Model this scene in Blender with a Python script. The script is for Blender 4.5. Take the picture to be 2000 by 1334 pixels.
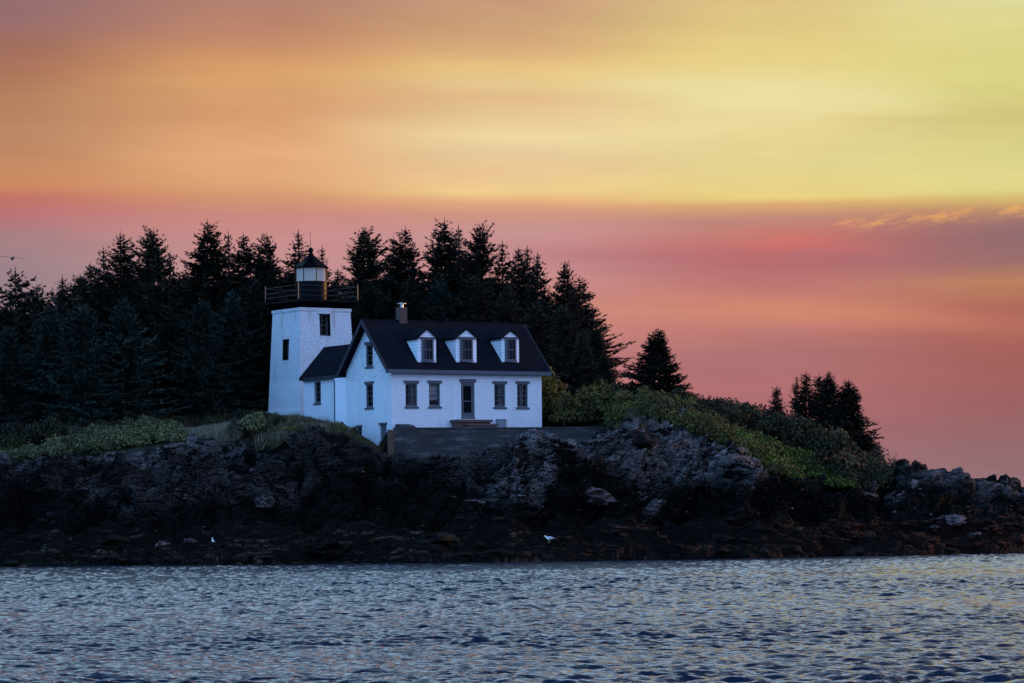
import bpy, bmesh, math, random
import numpy as np
from mathutils import Vector, Matrix
R = math.radians
random.seed(7)
rng = np.random.default_rng(11)
for o in list(bpy.data.objects): bpy.data.objects.remove(o)
scene = bpy.context.scene
COL = scene.collection

# ------------------------------------------------------------------ camera
F = 6000.0; HOR = 1010.0; CAMH = 2.6; ROLL = R(0.6)
cam = bpy.data.cameras.new('camera'); cam_o = bpy.data.objects.new('camera', cam); COL.objects.link(cam_o)
cam.sensor_width = 36; cam.lens = 36*F/2000; cam.clip_start = 0.5; cam.clip_end = 9000
cam.shift_y = (HOR-667)/2000
cam_o.matrix_world = Matrix.Translation((0, 0, CAMH)) @ Matrix.Rotation(ROLL, 4, 'Y') @ Matrix.Rotation(R(90), 4, 'X')
scene.camera = cam_o

# ------------------------------------------------------------------ sky
SUN_AZ, SUN_EL = R(66), R(6)
world = bpy.data.worlds.new("World"); scene.world = world; world.use_nodes = True
wt = world.node_tree; wt.nodes.clear()
def N(t, ty, **kw):
    n = t.nodes.new(ty)
    for k, v in kw.items(): setattr(n, k, v)
    return n
def mth(t, op, a, b=None, c=None, clamp=False):
    n = N(t, 'ShaderNodeMath', operation=op, use_clamp=clamp)
    for i, v in enumerate((a, b, c)):
        if v is None: continue
        if isinstance(v, (int, float)): n.inputs[i].default_value = v
        else: t.links.new(v, n.inputs[i])
    return n.outputs[0]
def mixc(t, f, a, b, mode='MIX'):
    n = N(t, 'ShaderNodeMix', data_type='RGBA', blend_type=mode)
    for i, v in ((0, f), (6, a), (7, b)):
        if isinstance(v, (int, float)): n.inputs[i].default_value = v
        elif isinstance(v, (tuple, list)): n.inputs[i].default_value = (*v[:3], 1)
        else: t.links.new(v, n.inputs[i])
    return n.outputs[2]
def sstep(t, x, a, b):
    n = N(t, 'ShaderNodeMapRange', interpolation_type='SMOOTHSTEP')
    t.links.new(x, n.inputs[0]); n.inputs[1].default_value = a; n.inputs[2].default_value = b
    return n.outputs[0]
def lin(c):
    return tuple(((v/255)/12.92 if v/255 <= .04045 else ((v/255+.055)/1.055)**2.4) for v in c)
def ramp(t, fac, stops):
    n = N(t, 'ShaderNodeValToRGB'); cr = n.color_ramp
    cr.elements.remove(cr.elements[1])
    for i, (p, c) in enumerate(stops):
        e = cr.elements[0] if i == 0 else cr.elements.new(p)
        e.position = p; e.color = (*c[:3], 1)
    t.links.new(fac, n.inputs[0]); return n.outputs[0]
tc = N(wt, 'ShaderNodeTexCoord'); sx = N(wt, 'ShaderNodeSeparateXYZ'); wt.links.new(tc.outputs['Generated'], sx.inputs[0])
dx, dy, dz = sx.outputs
hl = mth(wt, 'SQRT', mth(wt, 'ADD', mth(wt, 'MULTIPLY', dx, dx), mth(wt, 'MULTIPLY', dy, dy)))
E = mth(wt, 'DIVIDE', dz, mth(wt, 'MAXIMUM', hl, 0.02))
A = mth(wt, 'ARCTAN2', dx, dy)
cv = N(wt, 'ShaderNodeCombineXYZ'); wt.links.new(mth(wt, 'MULTIPLY', A, 9), cv.inputs[0])
wt.links.new(mth(wt, 'MULTIPLY', mth(wt, 'ADD', E, mth(wt, 'MULTIPLY', A, 0.035)), 62), cv.inputs[1])
nz = N(wt, 'ShaderNodeTexNoise'); wt.links.new(cv.outputs[0], nz.inputs[0]); nz.inputs['Scale'].default_value = 1.0; nz.inputs['Detail'].default_value = 5; nz.inputs['Roughness'].default_value = .5
wv = mth(wt, 'SUBTRACT', nz.outputs[0], 0.5)
cv2 = N(wt, 'ShaderNodeCombineXYZ'); wt.links.new(mth(wt, 'MULTIPLY', A, 26), cv2.inputs[0]); wt.links.new(mth(wt, 'MULTIPLY', mth(wt, 'ADD', E, mth(wt, 'MULTIPLY', A, 0.06)), 150), cv2.inputs[1])
nz2 = N(wt, 'ShaderNodeTexNoise'); wt.links.new(cv2.outputs[0], nz2.inputs[0]); nz2.inputs['Scale'].default_value = 1.0; nz2.inputs['Detail'].default_value = 4
wv2 = mth(wt, 'SUBTRACT', nz2.outputs[0], 0.5)
_eg = mth(wt, 'DIVIDE', mth(wt, 'SUBTRACT', E, 0.1015), 0.012)
_eg = mth(wt, 'EXPONENT', mth(wt, 'MULTIPLY', mth(wt, 'MULTIPLY', _eg, _eg), -1))
Ew = mth(wt, 'ADD', E, mth(wt, 'MULTIPLY', wv, mth(wt, 'SUBTRACT', 0.011, mth(wt, 'MULTIPLY', _eg, 0.010))))
T = mth(wt, 'DIVIDE', Ew, 0.18)        # 0 at horizon .. 1 at the top of the band
cols = {
 0: [(0,(150,110,112)),(50,(153,109,108)),(110,(163,112,96)),(150,(172,116,92)),(200,(180,130,96)),(290,(188,138,103)),(350,(203,140,100)),(372,(206,136,100)),(395,(196,116,105)),(425,(186,116,118)),(470,(170,125,130)),(540,(158,130,138)),(900,(150,125,135))],
 500: [(0,(178,128,113)),(60,(190,134,108)),(120,(214,154,105)),(160,(220,164,110)),(220,(216,157,112)),(300,(230,170,122)),(350,(224,167,118)),(385,(214,152,114)),(420,(205,138,128)),(470,(205,140,138)),(560,(196,140,142)),(900,(170,120,128))],
 1000: [(0,(203,154,124)),(40,(203,160,120)),(90,(217,172,124)),(130,(233,196,130)),(170,(231,200,143)),(200,(229,188,140)),(260,(238,215,163)),(305,(231,202,155)),(330,(236,198,150)),(372,(241,206,143)),(395,(226,168,126)),(415,(209,151,130)),(450,(205,145,143)),(520,(203,138,140)),(600,(212,136,122)),(700,(196,120,120)),(800,(188,112,116)),(900,(165,108,114))],
 1500: [(0,(222,196,135)),(60,(226,202,133)),(120,(233,211,135)),(190,(236,222,160)),(250,(233,214,152)),(330,(229,212,146)),(388,(235,210,130)),(401,(222,172,116)),(430,(196,132,116)),(475,(205,108,102)),(520,(190,106,108)),(570,(197,117,112)),(610,(214,132,105)),(640,(205,124,110)),(690,(180,111,111)),(760,(183,108,110)),(850,(172,106,112)),(950,(160,110,120))],
 2000: [(0,(226,221,158)),(60,(223,216,144)),(160,(217,210,130)),(240,(212,200,130)),(310,(222,213,140)),(376,(226,216,140)),(399,(216,184,115)),(418,(196,142,100)),(440,(165,115,108)),(470,(152,106,110)),(515,(160,108,104)),(560,(196,127,86)),(600,(182,102,86)),(680,(171,93,86)),(750,(166,93,91)),(830,(156,99,101)),(950,(150,112,119))]}
prev = None
for px in (0, 500, 1000, 1500, 2000):
    hor = HOR-(px-1000)*math.tan(ROLL)
    st = sorted([(min(.999, max(0, (hor-py)/F/0.18)), lin(c)) for py, c in cols[px]])
    c = ramp(wt, T, [(p_, tuple(v*.88+.12*(.3*c_[0]+.59*c_[1]+.11*c_[2])*1.05 for v in c_) if p_ < .545 else c_) for p_, c_ in st])
    if prev is None: prev = c
    else:
        a0, a1 = (px-500-1000)/F, (px-1000)/F
        prev = mixc(wt, sstep(wt, A, a0, a1), prev, c)
# brighter and darker streaks along the bands
front = mixc(wt, 1.0, prev, mixc(wt, mth(wt, 'ADD', 0.5, mth(wt, 'ADD', mth(wt, 'MULTIPLY', wv2, 0.9), mth(wt, 'MULTIPLY', wv, 0.8)), clamp=True), (.92, .905, .905), (1.06, 1.08, 1.08)), 'MULTIPLY')
# glowing shreds of cloud under the edge of the yellow band, to the right
def gauss(x, c, w):
    d = mth(wt, 'DIVIDE', mth(wt, 'SUBTRACT', x, c), w); return mth(wt, 'EXPONENT', mth(wt, 'MULTIPLY', mth(wt, 'MULTIPLY', d, d), -1))
cv3 = N(wt, 'ShaderNodeCombineXYZ'); wt.links.new(mth(wt, 'MULTIPLY', A, 75), cv3.inputs[0]); wt.links.new(mth(wt, 'MULTIPLY', mth(wt, 'SUBTRACT', E, mth(wt, 'MULTIPLY', A, 0.22)), 330), cv3.inputs[1])
nz3 = N(wt, 'ShaderNodeTexNoise'); wt.links.new(cv3.outputs[0], nz3.inputs[0]); nz3.inputs['Scale'].default_value = 1.0; nz3.inputs['Detail'].default_value = 6; nz3.inputs['Roughness'].default_value = .6
line = mth(wt, 'ADD', 0.0905, mth(wt, 'MULTIPLY', mth(wt, 'SUBTRACT', A, 0.115), 0.06))
shred = mth(wt, 'MULTIPLY', mth(wt, 'MULTIPLY', gauss(mth(wt, 'SUBTRACT', E, line), 0.0035, 0.0020), sstep(wt, nz3.outputs[0], .42, .68)), sstep(wt, A, 0.095, 0.12))
front = mixc(wt, mth(wt, 'MULTIPLY', shred, .95, clamp=True), front, lin((246, 176, 100)))
band = mth(wt, 'MULTIPLY', gauss(E, 0.0885, 0.006), sstep(wt, A, 0.02, 0.07))
band = mth(wt, 'MULTIPLY', band, mth(wt, 'SUBTRACT', 1.0, sstep(wt, A, 0.11, 0.15)))
front = mixc(wt, mth(wt, 'MULTIPLY', mth(wt, 'MULTIPLY', band, sstep(wt, nz2.outputs[0], .42, .7)), .22), front, lin((222, 100, 92)))
def streak(fr_in, a0, a1, e0, slope, w, fade_, col, k):
    ln = mth(wt, 'ADD', e0, mth(wt, 'MULTIPLY', mth(wt, 'SUBTRACT', A, a0), slope))
    m_ = mth(wt, 'MULTIPLY', gauss(mth(wt, 'SUBTRACT', mth(wt, 'ADD', E, mth(wt, 'MULTIPLY', wv2, w)), ln), 0.0, w), mth(wt, 'MULTIPLY', sstep(wt, A, a0, a0+fade_), mth(wt, 'SUBTRACT', 1.0, sstep(wt, A, a1-fade_, a1))))
    return mixc(wt, mth(wt, 'MULTIPLY', m_, k), fr_in, lin(col))
front = streak(front, .01, .155, .1425, -.075, .0045, .05, (236, 226, 168), .45)
front = streak(front, .098, .30, .1290, -.055, .0013, .012, (214, 190, 118), .32)
front = streak(front, .02, .20, .0740, -.10, .0040, .07, (222, 142, 108), .30)
front = streak(front, -.02, .15, .0865, -.03, .0030, .05, (176, 108, 116), .40)
# sky outside the sunset band: pale high sky, blue dusk behind the viewer
azb = mth(wt, 'ADD', 0.5, mth(wt, 'MULTIPLY', mth(wt, 'DIVIDE', dx, mth(wt, 'MAXIMUM', hl, .02)), 0.5))
rear = mixc(wt, sstep(wt, azb, .25, .95), (0.40, 1.06, 2.40), (0.68, 0.92, 1.80))
rear = mixc(wt, sstep(wt, E, 0.4, 3.0), rear, (0.14, 0.22, 0.42))
zen = mixc(wt, sstep(wt, E, 0.28, .85), (0.74, 1.10, 1.50), (0.03, 0.10, 0.24))
zen = mixc(wt, sstep(wt, A, -0.05, 0.5), zen, mixc(wt, sstep(wt, E, 0.30, .85), (1.05, 0.96, 0.92), (0.05, 0.10, 0.22)))
frontall = mixc(wt, sstep(wt, E, 0.177, 0.24), front, zen)
isrear = sstep(wt, mth(wt, 'MULTIPLY', dy, -1.0), -0.55, 0.35)
sky = mixc(wt, isrear, frontall, rear)
sky = mixc(wt, sstep(wt, E, -0.02, 0.0), (0.04, 0.06, 0.10), sky)
nish = N(wt, 'ShaderNodeTexSky', sky_type='NISHITA'); nish.sun_disc = False; nish.sun_elevation = SUN_EL; nish.sun_rotation = SUN_AZ
bg1 = N(wt, 'ShaderNodeBackground'); wt.links.new(sky, bg1.inputs[0]); bg1.inputs[1].default_value = 1.0
bg2 = N(wt, 'ShaderNodeBackground'); wt.links.new(nish.outputs[0], bg2.inputs[0]); wt.links.new(mth(wt, 'MULTIPLY', isrear, 0.03), bg2.inputs[1])
ad = N(wt, 'ShaderNodeAddShader'); wt.links.new(bg1.outputs[0], ad.inputs[0]); wt.links.new(bg2.outputs[0], ad.inputs[1])
wo = N(wt, 'ShaderNodeOutputWorld'); wt.links.new(ad.outputs[0], wo.inputs[0])

# ------------------------------------------------------------------ sun and exposure
sl = bpy.data.lights.new('sun', 'SUN'); sl.energy = 1.7; sl.angle = R(0.5); sl.color = (1.0, 0.50, 0.18)
so = bpy.data.objects.new('sun', sl); COL.objects.link(so)
sd = Vector((math.sin(SUN_AZ)*math.cos(SUN_EL), math.cos(SUN_AZ)*math.cos(SUN_EL), math.sin(SUN_EL)))
so.rotation_euler = sd.to_track_quat('Z', 'Y').to_euler(); so.location = (60, 60, 40)
scene.view_settings.view_transform = 'Standard'; scene.view_settings.look = 'None'
scene.view_settings.exposure = 0; scene.view_settings.gamma = 1
scene.cycles.max_bounces = 6; scene.cycles.transparent_max_bounces = 8

# ------------------------------------------------------------------ helpers
def hor(px): return HOR-(px-1000)*math.tan(ROLL)
def ray(px, py):
    u, v = px-1000, HOR-py
    c, s = math.cos(ROLL), math.sin(ROLL)
    return np.array([(u*c+v*s)/F, 1.0, (-u*s+v*c)/F])
def W(px, py, Y):
    r = ray(px, py); return np.array([r[0]*Y, Y, CAMH+r[2]*Y])
def Zat(px, py, Y): return W(px, py, Y)[2]
def hit(px, py, P, n):
    r = ray(px, py); o = np.array([0, 0, CAMH]); P = np.array(P, float); n = np.array(n, float)
    return o+r*(np.dot(P-o, n)/np.dot(r, n))

def tag(o, label=None, cat=None, group=None, kind=None):
    if label: o['label'] = label
    if cat: o['category'] = cat
    if group: o['group'] = group
    if kind: o['kind'] = kind
    return o
def empty(name, loc=(0, 0, 0), rz=0, label=None, cat=None, group=None):
    o = bpy.data.objects.new(name, None); COL.objects.link(o); o.location = loc; o.rotation_euler = (0, 0, rz)
    o.empty_display_size = .3
    return tag(o, label, cat, group)
def mesh_obj(name, V, Fc, mats, parent=None, mi=None, smooth=False, attrs=None):
    me = bpy.data.meshes.new(name)
    V = np.asarray(V, np.float32).reshape(-1, 3)
    if isinstance(Fc, np.ndarray):
        k = Fc.shape[1]; n = len(Fc)
        me.vertices.add(len(V)); me.vertices.foreach_set('co', V.ravel())
        me.loops.add(n*k); me.loops.foreach_set('vertex_index', Fc.astype(np.int32).ravel())
        me.polygons.add(n); me.polygons.foreach_set('loop_start', np.arange(0, n*k, k, dtype=np.int32))
        me.update(calc_edges=True)
    else:
        me.from_pydata(V.tolist(), [], Fc); me.update()
    for m in (mats if isinstance(mats, (list, tuple)) else [mats]): me.materials.append(m)
    if mi is not None: me.polygons.foreach_set('material_index', np.asarray(mi, np.int32))
    me.polygons.foreach_set('use_smooth', [bool(smooth)]*len(me.polygons))
    for k, a in (attrs or {}).items():
        at = me.attributes.new(k, 'FLOAT', 'POINT'); at.data.foreach_set('value', np.asarray(a, np.float32))
    me.validate(); me.update()
    o = bpy.data.objects.new(name, me); COL.objects.link(o); o.parent = parent
    return o
class MB:
    def __init__(s, M=None): s.v = []; s.f = []; s.M = M or Matrix.Identity(4)
    def add(s, vs, fs, M=None):
        b = len(s.v); T_ = s.M @ M if M is not None else s.M
        s.v += [tuple(T_ @ Vector(v)) for v in vs]; s.f += [tuple(i+b for i in f) for f in fs]; return s
    def box(s, x0, x1, y0, y1, z0, z1, M=None):
        return s.add([(x0,y0,z0),(x1,y0,z0),(x1,y1,z0),(x0,y1,z0),(x0,y0,z1),(x1,y0,z1),(x1,y1,z1),(x0,y1,z1)],
                     [(0,3,2,1),(4,5,6,7),(0,1,5,4),(1,2,6,5),(2,3,7,6),(3,0,4,7)], M)
    def prism(s, poly, d0, d1, axis='x', M=None):
        n = len(poly)
        f = {'x': lambda p, d: (d, p[0], p[1]), 'y': lambda p, d: (p[0], d, p[1]), 'z': lambda p, d: (p[0], p[1], d)}[axis]
        vs = [f(p, d0) for p in poly]+[f(p, d1) for p in poly]
        fs = [tuple(range(n))[::-1], tuple(range(n, 2*n))]+[(i, (i+1) % n, n+(i+1) % n, n+i) for i in range(n)]
        return s.add(vs, fs, M)
    def lathe(s, prof, n=24, M=None, phase=0.0):
        vs = []; fs = []
        for r, z in prof:
            for k in range(n):
                a = 2*math.pi*k/n+phase; vs.append((r*math.cos(a), r*math.sin(a), z))
        for i in range(len(prof)-1):
            for k in range(n):
                a, b = i*n+k, i*n+(k+1) % n; fs.append((a, b, b+n, a+n))
        fs.append(tuple(range(n))[::-1]); fs.append(tuple(range((len(prof)-1)*n, len(prof)*n)))
        return s.add(vs, fs, M)
    def tube(s, pts, rad, n=6, M=None):
        pts = [Vector(p) for p in pts]; rs = rad if isinstance(rad, (list, tuple)) else [rad]*len(pts)
        vs = []; fs = []
        for i, p in enumerate(pts):
            d = (pts[min(i+1, len(pts)-1)]-pts[max(i-1, 0)]).normalized()
            a = d.orthogonal().normalized() if abs(d.z) > .9 else d.cross(Vector((0, 0, 1))).normalized()
            b = d.cross(a)
            for k in range(n):
                t = 2*math.pi*k/n; vs.append(tuple(p+rs[i]*(math.cos(t)*a+math.sin(t)*b)))
        for i in range(len(pts)-1):
            for k in range(n): fs.append((i*n+k, i*n+(k+1) % n, (i+1)*n+(k+1) % n, (i+1)*n+k))
        fs.append(tuple(range(n))[::-1]); fs.append(tuple(range((len(pts)-1)*n, len(pts)*n)))
        return s.add(vs, fs, M)
    def build(s, name, mat, parent=None, smooth=False, fix=True):
        o = mesh_obj(name, s.v, s.f, mat, parent, smooth=smooth)
        if fix:
            bm = bmesh.new(); bm.from_mesh(o.data); bmesh.ops.recalc_face_normals(bm, faces=bm.faces); bm.to_mesh(o.data); bm.free()
        return o
def bevel(o, w, seg=1):
    bm = bmesh.new(); bm.from_mesh(o.data)
    bmesh.ops.bevel(bm, geom=[e for e in bm.edges if e.calc_length() > w*2.5], offset=w, segments=seg, affect='EDGES')
    bm.to_mesh(o.data); bm.free(); return o
def cut(o, cutters):
    for c in cutters:
        m = o.modifiers.new('cut', 'BOOLEAN'); m.operation = 'DIFFERENCE'; m.solver = 'EXACT'; m.object = c
    bpy.context.view_layer.update()
    me = bpy.data.meshes.new_from_object(o.evaluated_get(bpy.context.evaluated_depsgraph_get()))
    o.modifiers.clear(); o.data = me
    for c in cutters: bpy.data.objects.remove(c)
    return o

# numpy noise
_perm = rng.permutation(512)
def _hash(ix, iy, iz, k=0):
    h = (ix.astype(np.int64)*73856093) ^ (iy.astype(np.int64)*19349663) ^ (iz.astype(np.int64)*83492791) ^ (k*2654435761)
    h = (h ^ (h >> 13))*1274126177; h = h ^ (h >> 16)
    return (h & 0xffffff)/float(0xffffff)
def vnoise(P, k=0):
    i = np.floor(P).astype(np.int64); f = P-i; f = f*f*f*(f*(f*6-15)+10); r = 0
    for a in (0, 1):
        for b in (0, 1):
            for c in (0, 1):
                w = (f[:, 0] if a else 1-f[:, 0])*(f[:, 1] if b else 1-f[:, 1])*(f[:, 2] if c else 1-f[:, 2])
                r = r+w*_hash(i[:, 0]+a, i[:, 1]+b, i[:, 2]+c, k)
    return r*2-1
def fbm(P, o=4, k=0, g=.5):
    r = 0; a = 1; s = 0
    for j in range(o): r = r+a*vnoise(P*2**j+j*17.3, k+j); s += a; a *= g
    return r/s
def cells(P, k=0):
    """distance to nearest and second nearest cell centre, tilt value (random plane per cell), cell random"""
    i = np.floor(P).astype(np.int64); d1 = np.full(len(P), 9.); d2 = np.full(len(P), 9.); tl = np.zeros(len(P)); cr = np.zeros(len(P))
    for a in (-1, 0, 1):
        for b in (-1, 0, 1):
            for c in (-1, 0, 1):
                x, y, z = i[:, 0]+a, i[:, 1]+b, i[:, 2]+c
                q = np.stack([x+_hash(x, y, z, k), y+_hash(x, y, z, k+1), z+_hash(x, y, z, k+2)], 1)
                df = P-q; d = np.sqrt((df**2).sum(1))
                n = np.stack([_hash(x, y, z, k+3), _hash(x, y, z, k+4), _hash(x, y, z, k+5)], 1)*2-1
                t = (df*n).sum(1); r = _hash(x, y, z, k+6)
                m = d < d1
                d2 = np.where(m, d1, np.minimum(d2, d)); tl = np.where(m, t, tl); cr = np.where(m, r, cr); d1 = np.where(m, d, d1)
    return d1, d2, tl, cr

# ------------------------------------------------------------------ materials
def newmat(name):
    m = bpy.data.materials.new(name); m.use_nodes = True; t = m.node_tree
    return m, t, t.nodes['Principled BSDF']
def noise(t, vec, scale, detail=4, rough=.5):
    n = N(t, 'ShaderNodeTexNoise'); n.inputs['Scale'].default_value = scale; n.inputs['Detail'].default_value = detail; n.inputs['Roughness'].default_value = rough
    if vec is not None: t.links.new(vec, n.inputs[0])
    return n.outputs[0]
def objco(t, sc=(1, 1, 1)):
    tc = N(t, 'ShaderNodeTexCoord'); mp = N(t, 'ShaderNodeMapping'); mp.inputs['Scale'].default_value = sc
    t.links.new(tc.outputs['Object'], mp.inputs[0]); return mp.outputs[0]
def bump(t, b, h, strength, dist):
    n = N(t, 'ShaderNodeBump'); n.inputs['Strength'].default_value = strength; n.inputs['Distance'].default_value = dist
    t.links.new(h, n.inputs['Height']); t.links.new(n.outputs[0], b.inputs['Normal']); return n
def plain(name, col, rough=.6, var=.25, sc=3, metal=0, spec=.5):
    m, t, b = newmat(name)
    c = mixc(t, noise(t, objco(t), sc, 5), [v*(1-var) for v in col], [min(1, v*(1+var)) for v in col])
    t.links.new(c, b.inputs['Base Color']); b.inputs['Roughness'].default_value = rough; b.inputs['Metallic'].default_value = metal
    b.inputs['Specular IOR Level'].default_value = spec
    return m
M = {}
M['trim'] = plain('blue_grey_trim_paint', (.080, .085, .097), .5, spec=.2)
M['trim_dark'] = plain('dark_blue_rake_paint', (.028, .034, .042), .6, spec=.15)
M['black'] = plain('black_gloss_paint', (.0012, .0012, .002), .3, .3, spec=.06)
M['rail'] = plain('dull_iron_rail', (.02, .02, .024), .35, spec=.4)
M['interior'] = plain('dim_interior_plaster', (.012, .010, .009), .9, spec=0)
M['curtain'] = plain('pale_curtain', (.11, .095, .10), .9, .08)
M['curtain2'] = plain('drawn_pale_curtain', (.34, .29, .28), .9, .08)
M['steel'] = plain('bright_steel_cap', (.42, .41, .40), .4, .2, metal=1)
M['wood'] = plain('reddish_wood_step', (.09, .045, .035), .7)
M['boxgrey'] = plain('grey_utility_paint', (.16, .18, .20), .6)
M['hatch'] = plain('dark_hatch_board', (.02, .022, .028), .6)
M['bark'] = plain('spruce_bark', (.035, .026, .022), .9)
M['twig'] = plain('dead_twig', (.05, .03, .026), .9)
M['gullw'] = plain('gull_white', (.78, .78, .78), .7, .05)
M['gullg'] = plain('gull_grey', (.26, .27, .30), .7, .1)
M['gullb'] = plain('gull_beak', (.6, .42, .06), .5, .1)
M['gulld'] = plain('gull_dark', (.03, .03, .035), .7, .1)

def painted_brick(name, kind):
    m, t, b = newmat(name)
    tc = N(t, 'ShaderNodeTexCoord'); s = N(t, 'ShaderNodeSeparateXYZ'); t.links.new(tc.outputs['Object'], s.inputs[0])
    co = N(t, 'ShaderNodeCombineXYZ'); t.links.new(mth(t, 'ADD', s.outputs[0], s.outputs[1]), co.inputs[0]); t.links.new(s.outputs[2], co.inputs[1])
    br = N(t, 'ShaderNodeTexBrick'); t.links.new(co.outputs[0], br.inputs[0]); br.inputs['Scale'].default_value = 1
    br.inputs['Brick Width'].default_value = .24; br.inputs['Row Height'].default_value = .095; br.inputs['Mortar Size'].default_value = .012; br.inputs['Mortar Smooth'].default_value = .3
    br.inputs['Color1'].default_value = (1, 1, 1, 1); br.inputs['Color2'].default_value = (.86, .86, .86, 1); br.inputs['Mortar'].default_value = (.45, .45, .45, 1)
    n1 = noise(t, co.outputs[0], 1.1, 5, .6); n2 = noise(t, co.outputs[0], 9, 4, .6)
    st = N(t, 'ShaderNodeMapping'); st.inputs['Scale'].default_value = (1.6, .25, 1); t.links.new(co.outputs[0], st.inputs[0]); n3 = noise(t, st.outputs[0], 1.0, 6, .65)
    base = mixc(t, n1, (.70, .70, .70), (.84, .84, .83))
    base = mixc(t, 1.0, base, mixc(t, .62 if kind == 'tower' else .5, (1, 1, 1), br.outputs[0]), 'MULTIPLY')
    z = s.outputs[2]
    if kind == 'tower':
        old = sstep(t, z, 2.45, 2.55)                  # older coat above, fresh paint below
        base = mixc(t, mth(t, 'MULTIPLY', old, .25), base, (.56, .58, .60))
        base = mixc(t, mth(t, 'MULTIPLY', mth(t, 'MULTIPLY', sstep(t, n3, .53, .68), old), .6), base, (.40, .33, .26))
        sp = N(t, 'ShaderNodeMapping'); sp.inputs['Scale'].default_value = (1, 2.2, 1); t.links.new(co.outputs[0], sp.inputs[0])
        fl = mth(t, 'MULTIPLY', sstep(t, noise(t, sp.outputs[0], 6, 3, .7), .54, .62), old)
        base = mixc(t, mth(t, 'MULTIPLY', fl, .7), base, (.20, .19, .20))
    else:
        sp = N(t, 'ShaderNodeMapping'); sp.inputs['Scale'].default_value = (1, 2.4, 1); t.links.new(co.outputs[0], sp.inputs[0])
        sel = mth(t, 'MULTIPLY', sstep(t, mth(t, 'MULTIPLY', s.outputs[0], -1), -.15, -.05), mth(t, 'MULTIPLY', sstep(t, z, 11.25, 11.75), mth(t, 'SUBTRACT', 1, mth(t, 'MULTIPLY', sstep(t, z, 12.6, 14.5), .15))))
        fl = mth(t, 'MULTIPLY', sstep(t, noise(t, sp.outputs[0], 5.5, 2, .6), .60, .63), sel)
        base = mixc(t, fl, base, (.07, .05, .045))
        base = mixc(t, mth(t, 'MULTIPLY', sstep(t, n3, .52, .68), .4), base, (.52, .52, .52))
    t.links.new(base, b.inputs['Base Color']); b.inputs['Roughness'].default_value = .65
    h = mth(t, 'ADD', mth(t, 'MULTIPLY', br.outputs[0], 1.0), mth(t, 'MULTIPLY', n2, .8))
    bump(t, b, h, 1.0, .02)
    return m
M['brick'] = painted_brick('white_painted_brick', 'house'); M['tbrick'] = painted_brick('weathered_white_tower_brick', 'tower')
def clap(name, pitch, tint=(.78, .78, .78)):
    m, t, b = newmat(name); tc = N(t, 'ShaderNodeTexCoord'); s = N(t, 'ShaderNodeSeparateXYZ'); t.links.new(tc.outputs['Object'], s.inputs[0])
    fr = mth(t, 'FRACT', mth(t, 'DIVIDE', s.outputs[2], pitch))
    c = mixc(t, noise(t, tc.outputs['Object'], 2.5, 4), [v*.9 for v in tint], tint)
    c = mixc(t, mth(t, 'MULTIPLY', sstep(t, fr, .86, .97), .65), c, (.18, .18, .2))
    t.links.new(c, b.inputs['Base Color']); b.inputs['Roughness'].default_value = .6
    bump(t, b, mth(t, 'SUBTRACT', 1, fr), 1.0, .03); return m
M['clap'] = clap('white_clapboard', .155); M['shing'] = clap('white_dormer_shingles', .2)
M['pink_lit'] = plain('pink_lit_white_wall', (.80, .66, .66), .6, .06)  # warm light on the white wall, painted in as pink
def roofmat():
    m, t, b = newmat('dark_slate_shingles'); tc = N(t, 'ShaderNodeTexCoord'); s = N(t, 'ShaderNodeSeparateXYZ'); t.links.new(tc.outputs['Object'], s.inputs[0])
    co = N(t, 'ShaderNodeCombineXYZ'); t.links.new(s.outputs[0], co.inputs[0]); t.links.new(mth(t, 'MULTIPLY', s.outputs[2], 1.4), co.inputs[1])
    br = N(t, 'ShaderNodeTexBrick'); t.links.new(co.outputs[0], br.inputs[0]); br.inputs['Scale'].default_value = 1; br.inputs['Brick Width'].default_value = .3; br.inputs['Row Height'].default_value = .2; br.inputs['Mortar Size'].default_value = .014
    br.inputs['Color1'].default_value = (.006, .0062, .009, 1); br.inputs['Color2'].default_value = (.012, .0135, .020, 1); br.inputs['Mortar'].default_value = (.004, .004, .005, 1)
    c = mixc(t, noise(t, tc.outputs['Object'], .9, 5), br.outputs[0], (.008, .0082, .011))
    t.links.new(c, b.inputs['Base Color']); b.inputs['Roughness'].default_value = .9; b.inputs['Specular IOR Level'].default_value = .03
    bump(t, b, br.outputs[1], -1.0, .04); return m
M['roof'] = roofmat()
def glass(name, tr=.0):
    m, t, b = newmat(name); b.inputs['Base Color'].default_value = (.01, .012, .016, 1); b.inputs['Roughness'].default_value = .06
    tp = N(t, 'ShaderNodeBsdfTransparent'); tp.inputs[0].default_value = (.97, .97, .97, 1)
    gl = N(t, 'ShaderNodeBsdfGlossy'); gl.inputs['Roughness'].default_value = .05; gl.inputs[0].default_value = (.35, .35, .35, 1)
    fr = N(t, 'ShaderNodeFresnel'); fr.inputs['IOR'].default_value = 1.2; mx = N(t, 'ShaderNodeMixShader')
    t.links.new(fr.outputs[0], mx.inputs[0]); t.links.new(tp.outputs[0], mx.inputs[1]); t.links.new(gl.outputs[0], mx.inputs[2])
    t.links.new(mx.outputs[0], t.nodes['Material Output'].inputs[0]); return m
M['glass'] = glass('window_glass')
def lantern_screen():
    m, t, b = newmat('white_lantern_blind'); d = N(t, 'ShaderNodeBsdfDiffuse'); d.inputs[0].default_value = (.97, .90, .74, 1)
    tl = N(t, 'ShaderNodeBsdfTranslucent'); tl.inputs[0].default_value = (.95, .92, .85, 1); mx = N(t, 'ShaderNodeMixShader'); mx.inputs[0].default_value = .5
    t.links.new(d.outputs[0], mx.inputs[1]); t.links.new(tl.outputs[0], mx.inputs[2]); t.links.new(mx.outputs[0], t.nodes['Material Output'].inputs[0]); return m
M['blind'] = lantern_screen()
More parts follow.
